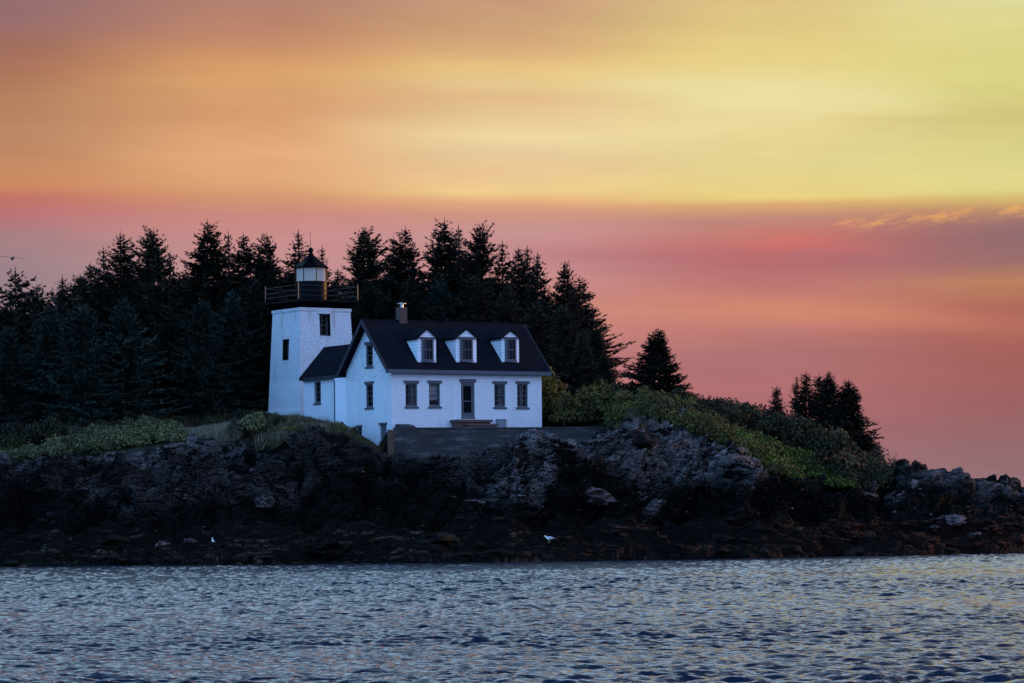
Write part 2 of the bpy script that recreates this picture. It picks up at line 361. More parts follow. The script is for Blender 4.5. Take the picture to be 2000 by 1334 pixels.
def concrete():
    m, t, b = newmat('stained_concrete'); tc = N(t, 'ShaderNodeTexCoord')
    a = N(t, 'ShaderNodeMapping'); a.inputs['Scale'].default_value = (.35, .35, 2.2); t.links.new(tc.outputs['Object'], a.inputs[0]); n = noise(t, a.outputs[0], 1.5, 6, .65)
    v = N(t, 'ShaderNodeMapping'); v.inputs['Scale'].default_value = (3, 3, .25); t.links.new(tc.outputs['Object'], v.inputs[0]); n2 = noise(t, v.outputs[0], 1, 5, .6)
    c = ramp(t, n, [(.3, (.016, .013, .012)), (.52, (.032, .026, .024)), (.62, (.085, .070, .065)), (.72, (.16, .135, .125))])
    c = mixc(t, mth(t, 'MULTIPLY', sstep(t, n2, .5, .7), .6), c, (.02, .02, .024))
    t.links.new(c, b.inputs['Base Color']); b.inputs['Roughness'].default_value = .9; bump(t, b, n, .5, .05); return m
M['concrete'] = concrete()
M['rust'] = plain('rusty_brown_boards', (.085, .045, .022), .8, .5, 1.5)
M['brickred'] = plain('sooty_brown_brick', (.075, .04, .032), .85, .4, 6)

def leafmat(name, a, b_, c_=None, sc=.6):
    m, t, b = newmat(name); g = N(t, 'ShaderNodeNewGeometry'); oi = N(t, 'ShaderNodeObjectInfo')
    n = noise(t, g.outputs['Position'], sc, 4, .6); at = N(t, 'ShaderNodeAttribute', attribute_name='tone')
    c = mixc(t, sstep(t, n, .35, .65), a, b_)
    if c_: c = mixc(t, mth(t, 'MULTIPLY', sstep(t, noise(t, g.outputs['Position'], sc*1.7, 3), .56, .66), .8), c, c_)
    c = mixc(t, 1.0, c, mixc(t, at.outputs['Fac'], (.28, .3, .32), (1.75, 1.65, 1.5)), 'MULTIPLY')
    c = mixc(t, 1.0, c, mixc(t, oi.outputs['Random'], (.8, .8, .8), (1.15, 1.15, 1.1)), 'MULTIPLY')
    t.links.new(c, b.inputs['Base Color']); b.inputs['Roughness'].default_value = .7; b.inputs['Specular IOR Level'].default_value = .25
    return m
M['needle'] = leafmat('dark_spruce_needles', (.013, .016, .010), (.024, .026, .015))
M['needle_blue'] = leafmat('bluish_spruce_needles', (.019, .037, .031), (.036, .060, .047))
M['needle_brown'] = leafmat('brownish_spruce_needles', (.026, .026, .020), (.05, .043, .030))
M['bush_green'] = leafmat('bayberry_leaves', (.06, .07, .022), (.10, .10, .04), (.08, .07, .045))
M['bush_dark'] = leafmat('dark_thicket_leaves', (.016, .017, .004), (.034, .032, .009), (.05, .024, .008))
M['bush_lime'] = leafmat('bright_fern_leaves', (.065, .085, .010), (.13, .155, .018))
M['bush_rust'] = leafmat('turning_sumac_leaves', (.09, .05, .02), (.06, .06, .02), (.16, .035, .015), 1.0)
M['bush_olive'] = leafmat('olive_rose_leaves', (.05, .045, .008), (.095, .085, .015), (.10, .045, .012))
M['grass'] = leafmat('dry_grass_blades', (.075, .060, .025), (.035, .033, .011))
M['straw'] = leafmat('straw_grass_blades', (.22, .19, .13), (.14, .12, .08))

def terrain_mat():
    m, t, b = newmat('island_rock_and_turf'); g = N(t, 'ShaderNodeNewGeometry'); P = g.outputs['Position']
    s = N(t, 'ShaderNodeSeparateXYZ'); t.links.new(P, s.inputs[0])
    soil = N(t, 'ShaderNodeAttribute', attribute_name='soil').outputs['Fac']
    dry = N(t, 'ShaderNodeAttribute', attribute_name='dry').outputs['Fac']
    n1 = noise(t, P, 1.1, 6, .65); n2 = noise(t, P, 5, 5, .65); n0 = noise(t, P, .38, 5, .6)
    mp = N(t, 'ShaderNodeMapping'); mp.inputs['Rotation'].default_value = (.4, R(-48), .5); mp.inputs['Scale'].default_value = (.7, .9, 2.2); t.links.new(P, mp.inputs[0])
    n3 = noise(t, mp.outputs[0], 1.3, 5, .6)
    dk = mixc(t, n1, (.003, .0024, .002), (.010, .0082, .007))
    lt = mixc(t, n2, (.045, .037, .034), (.38, .315, .29))
    f = mth(t, 'MULTIPLY', dry, sstep(t, mth(t, 'ADD', mth(t, 'MULTIPLY', n0, .45), mth(t, 'ADD', mth(t, 'MULTIPLY', n3, .38), mth(t, 'MULTIPLY', n2, .17))), .445, .53))
    rock = mixc(t, f, dk, lt)
    rock = mixc(t, mth(t, 'MULTIPLY', mth(t, 'MULTIPLY', sstep(t, n1, .52, .62), dry), .35), rock, (.05, .03, .03))
    # rockweed on the tidal ledges, with rim highlights painted along the mounds
    zz = mth(t, 'ADD', s.outputs[2], mth(t, 'MULTIPLY', n1, 1.2))
    weed = mth(t, 'SUBTRACT', 1, sstep(t, zz, 2.5, 2.9))
    wc = mixc(t, n2, (.0010, .0009, .0008), (.010, .0068, .0045))
    red = mth(t, 'MULTIPLY', sstep(t, mth(t, 'ADD', s.outputs[0], mth(t, 'MULTIPLY', n1, 20)), 18, 38), sstep(t, n2, .4, .6))
    wc = mixc(t, mth(t, 'MULTIPLY', red, .5), wc, (.022, .006, .004))
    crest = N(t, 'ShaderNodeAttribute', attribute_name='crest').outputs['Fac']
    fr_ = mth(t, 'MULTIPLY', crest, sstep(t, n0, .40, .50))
    wc = mixc(t, mth(t, 'MULTIPLY', fr_, .85), wc, mixc(t, sstep(t, mth(t, 'ADD', s.outputs[0], mth(t, 'MULTIPLY', n1, 40)), 8, 38), (.16, .11, .07), (.20, .055, .03)))  # bright rim light put into the weed colour, redder to the right
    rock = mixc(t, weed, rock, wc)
    sc = mixc(t, n2, (.008, .008, .003), (.026, .022, .009))
    c = mixc(t, soil, rock, sc)
    t.links.new(c, b.inputs['Base Color']); b.inputs['Roughness'].default_value = .8; b.inputs['Specular IOR Level'].default_value = .08
    vs_ = []
    for sc_ in (.9, 2.6):
        vo = N(t, 'ShaderNodeTexVoronoi', feature='DISTANCE_TO_EDGE'); vo.inputs['Scale'].default_value = sc_
        va = N(t, 'ShaderNodeVectorMath', operation='ADD'); nn = N(t, 'ShaderNodeTexNoise'); nn.inputs['Scale'].default_value = 1.5; t.links.new(P, nn.inputs[0])
        t.links.new(mp.outputs[0], va.inputs[0]); t.links.new(nn.outputs[1], va.inputs[1]); t.links.new(va.outputs[0], vo.inputs[0])
        vs_.append(sstep(t, vo.outputs[0], 0, .12))
    bh = mth(t, 'ADD', mth(t, 'ADD', mth(t, 'MULTIPLY', n2, .5), mth(t, 'MULTIPLY', n3, .9)), mth(t, 'ADD', mth(t, 'MULTIPLY', vs_[0], .7), mth(t, 'MULTIPLY', vs_[1], .35)))
    bump(t, b, bh, 1.0, .35)
    return m
M['terrain'] = terrain_mat()
def rockmat(name, a, b_, weed=False):
    m, t, b = newmat(name); co = objco(t); n1 = noise(t, co, 1.6, 6, .65); n2 = noise(t, co, 6, 5, .65)
    c = mixc(t, sstep(t, n1, .38, .62), a, b_)
    t.links.new(c, b.inputs['Base Color']); b.inputs['Roughness'].default_value = .8; b.inputs['Specular IOR Level'].default_value = .12
    bump(t, b, mth(t, 'ADD', n1, n2), .8, .12); return m
M['rock_pale'] = rockmat('pale_grey_rock', (.016, .011, .010), (.17, .122, .112))
M['rock_dark'] = rockmat('dark_wet_rock', (.005, .0035, .003), (.026, .018, .016))
M['rock_weed'] = rockmat('rockweed_covered_rock', (.002, .0018, .0015), (.014, .009, .006))
M['rock_red'] = rockmat('red_rockweed_covered_rock', (.003, .0018, .0015), (.045, .010, .006))

# ------------------------------------------------------------------ terrain
PX = np.array([-700, -450, -200, 0, 120, 240, 350, 430, 500, 580, 650, 690, 740, 760, 775, 800, 850, 900, 950, 985, 1010, 1050, 1100, 1150, 1200, 1230, 1290, 1350, 1400, 1450, 1530, 1620, 1700, 1735, 1762, 1800, 1850, 1940, 2000, 2150, 2400, 2700], float)
top_py = [930, 915, 908, 905, 897, 885, 868, 862, 862, 860, 850, 862, 886, 892, 897, 900, 893, 903, 893, 866, 862, 872, 880, 870, 850, 838, 850, 870, 895, 928, 956, 964, 957, 925, 905, 915, 928, 940, 946, 970, 1030, 1060]
topY = [196, 195, 194, 194, 193, 193, 193, 194, 193, 191, 191, 190, 190, 190, 190, 190, 190, 190, 190, 188, 188, 190, 189, 190, 191, 192, 193, 193, 192, 191, 192, 195, 198, 199, 200, 200, 201, 202, 203, 206, 212, 216]
water_py = np.interp(PX, [-700, 0, 500, 1000, 1500, 1900, 2000, 2150, 2400, 2700], [1114, 1107, 1104, 1098, 1090, 1083, 1080, 1072, 1062, 1052])
hp = np.array([hor(p) for p in PX])
Ys = CAMH*F/(water_py-hp)
Ftop = np.array([Zat(p, q, y) for p, q, y in zip(PX, top_py, topY)]); topY = np.array(topY, float)
wallY = 195.6+(PX-757)/(1215-757)*4.0
inwall = (PX >= 760) & (PX <= 1215)
def tab(pts): return np.interp(PX, [p[0] for p in pts], [p[1] for p in pts])
rows = []
rows.append((Ys-5, np.full_like(PX, -1.2), 12))
rows.append((Ys, np.full_like(PX, 0.0), 14))
rows.append((Ys+(topY-Ys)*.30, np.minimum(.8, Ftop*.35), 60))
rows.append((Ys+(topY-Ys)*.58, np.minimum(2.1, Ftop*.55), 60))
rows.append((Ys+(topY-Ys)*.80, Ftop*.62+.3, 60))
rows.append((topY, Ftop, 64))
g1Y = np.where(inwall, wallY+.10, topY+4.5)
g1z = np.where(inwall, np.minimum(Ftop+.1, 6.7), tab([(-700,5),(0,6.9),(240,7.6),(400,8.3),(470,8.5),(580,8.7),(650,8.2),(690,7.7),(740,6.9),(760,7.0),(1215,8.3),(1230,9.4),(1290,9.2),(1350,8.6),(1450,6.6),(1530,5.2),(1620,4.5),(1700,4.3),(1762,5.2),(1850,4.6),(2000,4.0),(2150,3.2),(2400,1.5),(2700,.4)]))
rows.append((g1Y, g1z, 40))
g2Y = np.where(inwall, wallY+.30, topY+6.5)
g2z = np.where(inwall, 8.25, tab([(-700,5.5),(0,7.0),(240,7.8),(400,8.3),(470,8.7),(580,9.0),(650,8.5),(690,7.9),(740,6.95),(760,7.1),(775,8.2),(1215,8.7),(1290,9.5),(1350,9.0),(1450,7.4),(1530,6.4),(1620,5.8),(1700,5.0),(1762,5.2),(1850,4.5),(2000,3.8),(2150,3.0),(2400,1.2),(2700,.2)]))
rows.append((g2Y, g2z, 14))
rows.append((np.full_like(PX, 206.)+np.clip(PX-1700, 0, 500)*.012, tab([(-700,6),(0,7.6),(240,8.3),(400,8.6),(500,9.2),(580,9.35),(660,8.7),(740,8.2),(800,8.4),(1150,8.8),(1215,9.6),(1290,9.7),(1380,9.1),(1500,7.9),(1640,7.2),(1740,5.0),(1850,4.3),(2000,3.5),(2150,2.5),(2400,.8),(2700,0)]), 20))
rows.append((np.full_like(PX, 214.)+np.clip(PX-1700, 0, 500)*.012, tab([(-700,6.5),(0,8.2),(400,9.2),(580,9.7),(740,9.6),(1150,9.4),(1290,9.2),(1380,8.5),(1500,7.3),(1640,6.6),(1740,4.4),(1850,3.4),(2000,2.6),(2150,1.5),(2400,.2),(2700,-.5)]), 12))
rows.append((np.full_like(PX, 230.), tab([(-700,7),(0,9.),(700,10.),(1200,9.0),(1500,6.5),(1740,3.2),(2000,1.0),(2200,-.5),(2700,-1)]), 12))
rows.append((np.full_like(PX, 262.), tab([(-700,5),(0,7),(1000,7),(1400,4),(1800,-.6),(2700,-1.2)]), 8))
rows.append((np.full_like(PX, 285.), np.full_like(PX, -1.6), 6))
RY = np.array([r[0] for r in rows]); RZ = np.array([r[1] for r in rows])
def ground(px, Y):
    ys = [np.interp(px, PX, RY[k]) for k in range(len(rows))]; zs = [np.interp(px, PX, RZ[k]) for k in range(len(rows))]
    return float(np.interp(Y, ys, zs))
def gpos(px, Y): return ((px-1000)/F*Y, Y, ground(px, Y))
cpx = np.concatenate([np.arange(-700, -60, 14), np.arange(-60, 2060, 2.1), np.arange(2060, 2701, 14)])
cY = np.array([np.interp(cpx, PX, RY[k]) for k in range(len(rows))]); cZ = np.array([np.interp(cpx, PX, RZ[k]) for k in range(len(rows))])
gy = []; gz = []; gr = []
for k in range(1, len(rows)):
    n = rows[k][2]
    for j in range(n):
        t = j/n; gy.append(cY[k-1]*(1-t)+cY[k]*t); gz.append(cZ[k-1]*(1-t)+cZ[k]*t); gr.append(k-1+t)
gy.append(cY[-1]); gz.append(cZ[-1]); gr.append(len(rows)-1)
gy = np.array(gy); gz = np.array(gz); gr = np.array(gr); nr, nc = gy.shape
gx = (cpx[None, :]-1000)/F*gy
Pb = np.stack([gx, gy, gz], -1)
du = np.gradient(Pb, axis=1); dv = np.gradient(Pb, axis=0); nm = np.cross(du, dv); nm /= np.linalg.norm(nm, axis=-1, keepdims=True)+1e-9
rr = np.repeat(gr[:, None], nc, 1); pxx = np.repeat(cpx[None, :], nr, 0)
rockend = np.interp(pxx, [-700, 380, 420, 640, 745, 765, 1215, 1225, 1300, 1350, 1500, 1720, 1740, 2700], [5.1, 5.1, 4.9, 5.0, 5.6, 6.9, 6.9, 7.4, 6.6, 6.0, 6.0, 6.2, 12, 12])
soil = np.clip((rr-rockend)/.25, 0, 1)
P = Pb.reshape(-1, 3)
# strata-aligned facets
ca, sa = math.cos(R(28)), math.sin(R(28))
S = np.stack([P[:, 0]*ca+P[:, 2]*sa, P[:, 1], -P[:, 0]*sa+P[:, 2]*ca], 1)
wob = np.stack([fbm(P*.5, 3, 3), fbm(P*.5, 3, 8), fbm(P*.5, 3, 14)], 1)*.8
c1 = cells((S+wob)*np.array([.22, .3, .5]), 20); c2 = cells((S+wob*.5)*np.array([.6, .8, 1.5]), 40); c3 = cells((S+wob*.3)*np.array([1.7, 2.2, 4.0]), 60)
facet = 2.1*c1[2]+1.5*(c1[3]-.5)+1.15*c2[2]+.75*(c2[3]-.5)+.26*c3[2]+.16*(c3[3]-.5)+.35*fbm(P*.9, 4, 5)
crack = -.50*np.exp(-((c2[1]-c2[0])/.09)**2)-.5*np.exp(-((c1[1]-c1[0])/.05)**2)-.22*np.exp(-((c3[1]-c3[0])/.08)**2)
m1 = cells((P+wob)*np.array([.20, .36, .42]), 80); m2 = cells((P+wob*.6)*np.array([.85, 1.1, 1.1]), 90)
mound = 1.25*(1-np.clip(m1[0]/.75, 0, 1)**2)-.35+.42*(1-np.clip(m2[0]/.75, 0, 1)**2)*(.4+m2[3])-.15+.18*fbm(P*2.2, 4, 9)+.06*fbm(P*7, 2, 4)
r_ = rr.reshape(-1); pf = pxx.reshape(-1)
wm = np.clip((3.1-r_)/.5, 0, 1)*np.clip((r_-.2)/.8, 0, 1)
wf = np.clip((r_-2.6)/.5, 0, 1)*(1-soil.reshape(-1))
inw = np.clip((pf-740)/20, 0, 1)*np.clip((1235-pf)/20, 0, 1)
wf = wf*(1-inw*np.clip((r_-5.4)/.3, 0, 1))
amp = np.interp(r_, [2.5, 4.5, 5.2, 7, 12], [.5, 1.0, .55, .7, .6])*np.interp(pf, [1700, 1780], [1, .55])*(1-.5*np.exp(-((pf-1235)/45)**2))*(1-.75*np.clip((pf-630)/20, 0, 1)*np.clip((760-pf)/20, 0, 1)*np.clip((r_-4.3)/.4, 0, 1))
disp = wm*mound*1.0+wf*(facet+crack)*amp
crest = np.maximum(np.exp(-((mound-.62-.1*fbm(P*.8, 2, 61))/.035)**2), .7*np.exp(-((mound-.32-.1*fbm(P*.8, 2, 62))/.03)**2))*np.clip(fbm(P*np.array([.5, .5, 2]), 3, 44)*3+.4, 0, 1)  # contour bands that carry the painted rim highlights of the mounds
disp += soil.reshape(-1)*.10*fbm(P*.8, 3, 2)*(r_ < 11)*(1-inw)
Pn = P+nm.reshape(-1, 3)*disp[:, None]
# keep the terrace and the land round the house under their surfaces
lim = (inw > .5) & (r_ > 5.3) & (r_ < 6.5); Pn[lim, 2] = np.minimum(Pn[lim, 2], 7.6)
dry = np.clip((Pn[:, 2]-4.0+2.6*fbm(P*.22, 3, 91))/1.1, 0, 1)*np.interp(pf, [-700, 0, 350, 520, 640, 800, 960, 1040, 1450, 1560, 1700, 1760, 2000, 2700], [.18, .2, .28, .26, .2, .14, .3, .85, 1.0, .45, .5, .75, .45, .4])
dry = np.clip(dry*(1+1.3*fbm(P*.35, 3, 31))+.5*np.clip((r_-4.65)/.3, 0, 1)*(pf < 480), 0, 1)
idx = np.arange(nr*nc).reshape(nr, nc)
quads = np.stack([idx[:-1, :-1], idx[:-1, 1:], idx[1:, 1:], idx[1:, :-1]], -1).reshape(-1, 4)
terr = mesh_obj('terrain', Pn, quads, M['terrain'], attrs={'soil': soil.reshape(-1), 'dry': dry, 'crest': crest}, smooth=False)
tag(terr, 'dark rocky island shore with cliff, tidal ledges and turf on top', None, None, 'structure')
TZ = Pn.reshape(nr, nc, 3)
def surf(px, Y):
    """height of the built terrain surface near (px, Y)"""
    j = int(np.argmin(np.abs(cpx-px))); col = TZ[:, j]; i = int(np.argmin(np.abs(col[:, 1]-Y)+(np.abs(col[:, 0]-(px-1000)/F*Y))*.5)); return float(col[i, 2])
def seat(px, py):
    """the terrain vertex facing the camera nearest to a picture position"""
    X = TZ[..., 0]; Y = TZ[..., 1]; Z = TZ[..., 2]
    c, s = math.cos(ROLL), math.sin(ROLL); a = X/Y*F; b = (Z-CAMH)/Y*F
    u = 1000+a*c-b*s; v = HOR-(a*s+b*c)
    d = np.hypot(u-px, v-py)+np.maximum(0, Y-0)*.02+np.where(gr[:, None] > 7.5, 60, 0)
    i = np.unravel_index(np.argmin(d), d.shape); return TZ[i]

# ------------------------------------------------------------------ water
def wave_h(X, Y):
    h = np.zeros_like(X)
    r2 = np.random.default_rng(5)
    for i in range(46):
        L = 0.20*(1.075**(i % 23))*r2.uniform(.85, 1.2)
        ang = r2.normal(0, .30)+math.pi/2+.12
        k = 2*math.pi/L; a = .0125*L**.80*r2.uniform(.6, 1.2)/1.05
        ph = r2.uniform(0, 6.28)
        mod = 1
        q = k*(X*math.cos(ang)+Y*math.sin(ang))+ph
        h += a*(np.sin(q)+.25*np.cos(2*q))
    return h
wy = np.concatenate([np.array([6, 14, 22, 30]), np.arange(36, 80, .075), np.arange(80, 130, .13), np.arange(130, 200, .22), np.array([205, 215, 230, 260, 300, 380, 500, 800, 1400, 2600, 5000])])
wa = np.concatenate([np.linspace(-1.4, -.30, 12), np.linspace(-.30, -.18, 60)[1:], np.linspace(-.18, .18, 640)[1:], np.linspace(.18, .30, 60)[1:], np.linspace(.30, 1.4, 12)[1:]])
YY, AA = np.meshgrid(wy, wa, indexing='ij'); XX = YY*AA
Pw = np.stack([XX.ravel(), YY.ravel(), np.zeros(XX.size)], 1)
fade = np.clip((260-YY)/60, 0, 1)*np.clip((.32-np.abs(AA))/.05, 0, 1)
gust = .8+.7*fbm(np.stack([XX.ravel()*.05, YY.ravel()*.09, XX.ravel()*0], 1), 3, 70).reshape(XX.shape)
chop = fbm(np.stack([XX.ravel()*1.6, YY.ravel()*2.6, XX.ravel()*0], 1), 3, 77).reshape(XX.shape)*.040
ZZ = (wave_h(XX, YY)+chop)*gust*fade
idx = np.arange(XX.size).reshape(XX.shape)
qw = np.stack([idx[:-1, :-1], idx[:-1, 1:], idx[1:, 1:], idx[1:, :-1]], -1).reshape(-1, 4)
def watermat():
    m, t, b = newmat('rippled_sea_water'); g = N(t, 'ShaderNodeNewGeometry')
    b.inputs['Base Color'].default_value = (.002, .009, .026, 1); b.inputs['Roughness'].default_value = .06; b.inputs['IOR'].default_value = 1.34
    mp = N(t, 'ShaderNodeMapping'); mp.inputs['Scale'].default_value = (1.0, 1.5, 1); t.links.new(g.outputs['Position'], mp.inputs[0])
    n = noise(t, mp.outputs[0], 5, 4, .6)
    bump(t, b, n, 1.0, .07); return m
wat = mesh_obj('water', np.stack([XX.ravel(), YY.ravel(), ZZ.ravel()], 1), qw, watermat(), smooth=True)
tag(wat, 'rippled blue grey sea water in front of the island', None, None, 'structure')

# ------------------------------------------------------------------ keeper's house
TH = R(31); HY = 197.0
c_, s_ = math.cos(TH), math.sin(TH)
HO = np.array([(765-1000)/F*HY, HY, 0.0])
ud = np.array([c_, s_, 0]); vd = np.array([-s_, c_, 0])
HO = W(765, 800, HY); HO[2] = 0
def L_on(px, py, d0, d1, off=(0, 0)):
    """local (u, v, z) where the pixel's ray meets plane through local offset off, spanned by dir d0 and z"""
    P0 = HO+ud*off[0]+vd*off[1]; h = hit(px, py, P0, d1)-HO
    return float(h@ud), float(h@vd), float(h[2])
def front(px, py, v=0): return L_on(px, py, ud, vd, (0, v))
def gable(px, py, u=0): return L_on(px, py, vd, ud, (u, 0))
HL = front(1058, 780)[0]; D1 = gable(677, 780)[1]; D2 = gable(653.5, 780)[1]
VR = D1/2; OV = .45
ZR = gable(705, 624, -.5); ZRz = L_on(705, 624, ud, vd, (0, VR))[2]
EZ = front(900, 722.5, -.35)[2]
SL = (ZRz-EZ)/(VR+.35)
print('house L', HL, 'D1', D1, 'D2', D2, 'ridge', ZRz, 'eave', EZ, 'slope', math.degrees(math.atan(SL)))
def roofz(v): return ZRz-SL*abs(v-VR)
house = empty('keepers_house', tuple(HO), TH, 'white painted brick cottage with dark gabled roof and three dormers beside the lighthouse tower', 'house')
ZB = 5.6; th = .22
wz = roofz(0)-th*1.25
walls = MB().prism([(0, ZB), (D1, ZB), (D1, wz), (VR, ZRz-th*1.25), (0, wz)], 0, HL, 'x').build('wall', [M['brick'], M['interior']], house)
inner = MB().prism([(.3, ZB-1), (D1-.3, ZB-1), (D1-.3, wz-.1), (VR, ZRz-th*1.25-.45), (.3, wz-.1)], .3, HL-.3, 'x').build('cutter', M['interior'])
inner.matrix_world = Matrix.Translation(tuple(HO)) @ Matrix.Rotation(TH, 4, 'Z')
HM = Matrix.Translation(tuple(HO)) @ Matrix.Rotation(TH, 4, 'Z')
cutters = [inner]; opens = []
def cutbox(M4, x0, x1, y0, y1, z0, z1, base):
    o = MB().box(x0, x1, y0, y1, z0, z1).build('cutter', M['interior']); o.matrix_world = base @ M4; return o
def frontM(u): return Matrix.Translation((u, 0, 0))                                       # x along facade, y inward
def gableM(v, u=0): return Matrix.Translation((u, v, 0)) @ Matrix.Rotation(R(-90), 4, 'Z')   # x -> -v, y inward (+u)
def win_on(kind, pxl, pxr, pyt, pyb, pl=0):
    """plane position, width, z0, z1 from the corner pixels"""
    f = front if kind == 'f' else gable
    a = f(pxl, (pyt+pyb)/2, pl); b = f(pxr, (pyt+pyb)/2, pl); k = 0 if kind == 'f' else 1
    mid = (pxl+pxr)/2; zt = f(mid, pyt, pl)[2]; zb = f(mid, pyb, pl)[2]; c = (a[k]+b[k])/2; w = abs(a[k]-b[k])
    Mx = frontM(c) if kind == 'f' else gableM(c, pl)
    return Mx, w, zb, zt
def window(parent, Mx, w, zb, zt, name='window', lintel=True, cols_=3, lw=.13, curtain=None, reveal=.12, sill=True, ltrim=None, sash_gap=False, lh=.2):
    h = w/2; fw = .07
    mb = MB(Mx)
    mb.box(-h, -h+fw, reveal-.06, reveal+.06, zb, zt).box(h-fw, h, reveal-.06, reveal+.06, zb, zt).box(-h+fw, h-fw, reveal-.06, reveal+.06, zt-fw, zt).box(-h+fw, h-fw, reveal-.06, reveal+.06, zb, zb+fw)
    fr = mb.build(name, M['trim'], parent)
    mb = MB(Mx); zm = (zb+zt)/2; x0, x1 = -h+fw, h-fw; s = .035
    for (a, b, y) in ((zm-.02, zt-fw, reveal+.0), (zb+fw, zm+.02, reveal+.035)):
        mb.box(x0, x0+s, y-.015, y+.015, a, b).box(x1-s, x1, y-.015, y+.015, a, b).box(x0+s, x1-s, y-.015, y+.015, a, a+.05).box(x0+s, x1-s, y-.015, y+.015, b-.04, b)
        for k in range(1, cols_):
            xx = x0+(x1-x0)*k/cols_; mb.box(xx-.011, xx+.011, y-.012, y+.012, a+.05, b-.04)
        zz = (a+b)/2; mb.box(x0+s, x1-s, y-.011, y+.011, zz-.011, zz+.011)
    mb.build('sash', M['trim'], fr)
    MB(Mx).box(x0, x1, reveal+.056, reveal+.06, zb+fw, zt-fw).build('pane', M['glass'], fr)
    if lintel: bevel(MB(Mx).box(-h-lw, h+lw, -.05, .05, zt+.003, zt+lh).build('lintel', M['trim'] if ltrim is None else ltrim, fr), .008)
    if sill: bevel(MB(Mx).box(-h-lw*.75, h+lw*.75, -.07, .06, zb-.13, zb-.003).build('sill', M['trim'] if ltrim is None else ltrim, fr), .008)
    if curtain:
        a, b, z0f, z1f = curtain; n = 26; vs = []; fs = []
        for i in range(n+1):
            xx = x0+(x1-x0)*(a+(b-a)*i/n); yy = reveal+.12+.02*math.sin(i*1.9)
            vs += [(xx, yy, zb+(zt-zb)*z0f), (xx, yy, zb+(zt-zb)*z1f)]
        fs = [(2*i, 2*i+2, 2*i+3, 2*i+1) for i in range(n)]
        MB(Mx).add(vs, fs).build('curtain', M['curtain2'] if b-a > .9 else M['curtain'], fr, smooth=True, fix=False)
    return fr
specs = []
for pl, pr, pt, pb, cu in ((792, 815, 749, 794, (.55, .95, .05, .97)), (838, 859.5, 749, 794, (.02, .98, .30, .97)), (965.5, 987, 750, 795, (.55, .97, .05, .97)), (1010, 1031, 750, 795.5, (.35, .75, .05, .95))):
    specs.append(('f', pl, pr, pt, pb, cu, True))
specs.append(('g', 714.5, 728, 673, 716, (.45, .98, .05, .97), True)); specs.append(('g', 714.5, 728.5, 750.5, 796, (.02, .98, .30, .97), True))
specs.append(('g', 697, 707, 834, 853, None, False))
made = []
for sp in specs:
    Mx, w, zb, zt = win_on(*sp[:5]); cutters.append(cutbox(Mx, -w/2, w/2, -.3, .8, zb, zt, HM)); made.append((Mx, w, zb, zt, sp))
dM, dw, dzb, dzt = win_on('f', 900.5, 927, 747, 814.5); cutters.append(cutbox(dM, -dw/2, dw/2, -.3, .8, dzb, dzt, HM))
bM, bw, bzb, bzt = win_on('g', 742, 755, 829, 884); cutters.append(cutbox(bM, -bw/2, bw/2, -.3, .8, bzb, bzt, HM))
cut(walls, cutters)
# faces of the hollow interior get the dim plaster
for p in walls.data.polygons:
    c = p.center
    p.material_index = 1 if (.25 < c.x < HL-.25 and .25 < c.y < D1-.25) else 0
for Mx, w, zb, zt, sp in made:
    window(house, Mx, w, zb, zt, curtain=sp[5], cols_=3 if sp[0] == 'f' else 2, lintel=True, sill=sp[6], lw=.13 if sp[6] else .1, lh=.19 if sp[6] else .12)
# front screen door
fr = MB(dM).box(-dw/2, -dw/2+.12, .02, .14, dzb, dzt).box(dw/2-.12, dw/2, .02, .14, dzb, dzt).box(-dw/2+.12, dw/2-.12, .02, .14, dzt-.12, dzt).build('front_door', M['trim'], house)
q = dw/2-.12
MB(dM).box(-q, -q+.09, .06, .1, dzb, dzt-.12).box(q-.09, q, .06, .1, dzb, dzt-.12).box(-q+.09, q-.09, .06, .1, dzb, dzb+.28).box(-q+.09, q-.09, .06, .1, dzt-.22, dzt-.12).box(-q+.09, q-.09, .06, .1, dzb+1.0, dzb+1.06).build('door_stile', M['trim'], fr)
MB(dM).box(-q+.09, q-.09, .078, .082, dzb+.28, dzt-.22).build('screen', plain('dark_insect_screen', (.004, .005, .007), .8, spec=.03), fr)
bevel(MB(dM).box(-dw/2-.12, dw/2+.12, -.05, .05, dzt+.003, dzt+.23).build('lintel', M['trim'], fr), .008)
bevel(MB(dM).box(-dw/2, dw/2, -.06, .02, dzb-.1, dzb-.003).build('threshold', M['trim'], fr), .008)
fr = MB(bM).box(-bw/2, bw/2, .10, .15, bzb, bzt).build('basement_door', M['trim'], house)
MB(bM).box(-bw/2-.12, bw/2+.12, -.05, .08, bzt+.003, bzt+.12).build('lintel', M['trim'], fr)
MB(bM).box(bw/2-.18, bw/2-.14, .06, .1, bzb+.95, bzb+1.05).build('handle', M['black'], fr)
# main roof: two slabs, rake boards, fascia
x0, x1 = -.52, front(1077, 727, -.35)[0]
ve0, ve1 = -.35, D1+.35
rf = MB()
rf.prism([(ve0, roofz(ve0)-th), (ve0, roofz(ve0)), (VR, ZRz), (ve1, roofz(ve1)), (ve1, roofz(ve1)-th), (VR, ZRz-th*1.25)], x0+.06, x1-.06, 'x')
roof = rf.build('roof', M['roof'], house)
tr = MB()
for xa, xb in ((x0, x0+.06), (x1-.06, x1)):
    tr = MB()
    tr.prism([(ve0-.02, roofz(ve0)-.30), (ve0-.02, roofz(ve0)+.01), (VR, ZRz+.02), (VR, ZRz-.32)], xa, xb, 'x').prism([(VR, ZRz-.32), (VR, ZRz+.02), (ve1+.02, roofz(ve1)+.01), (ve1+.02, roofz(ve1)-.30)], xa, xb, 'x')
    tr.build('rake_board', M['trim_dark'], roof)
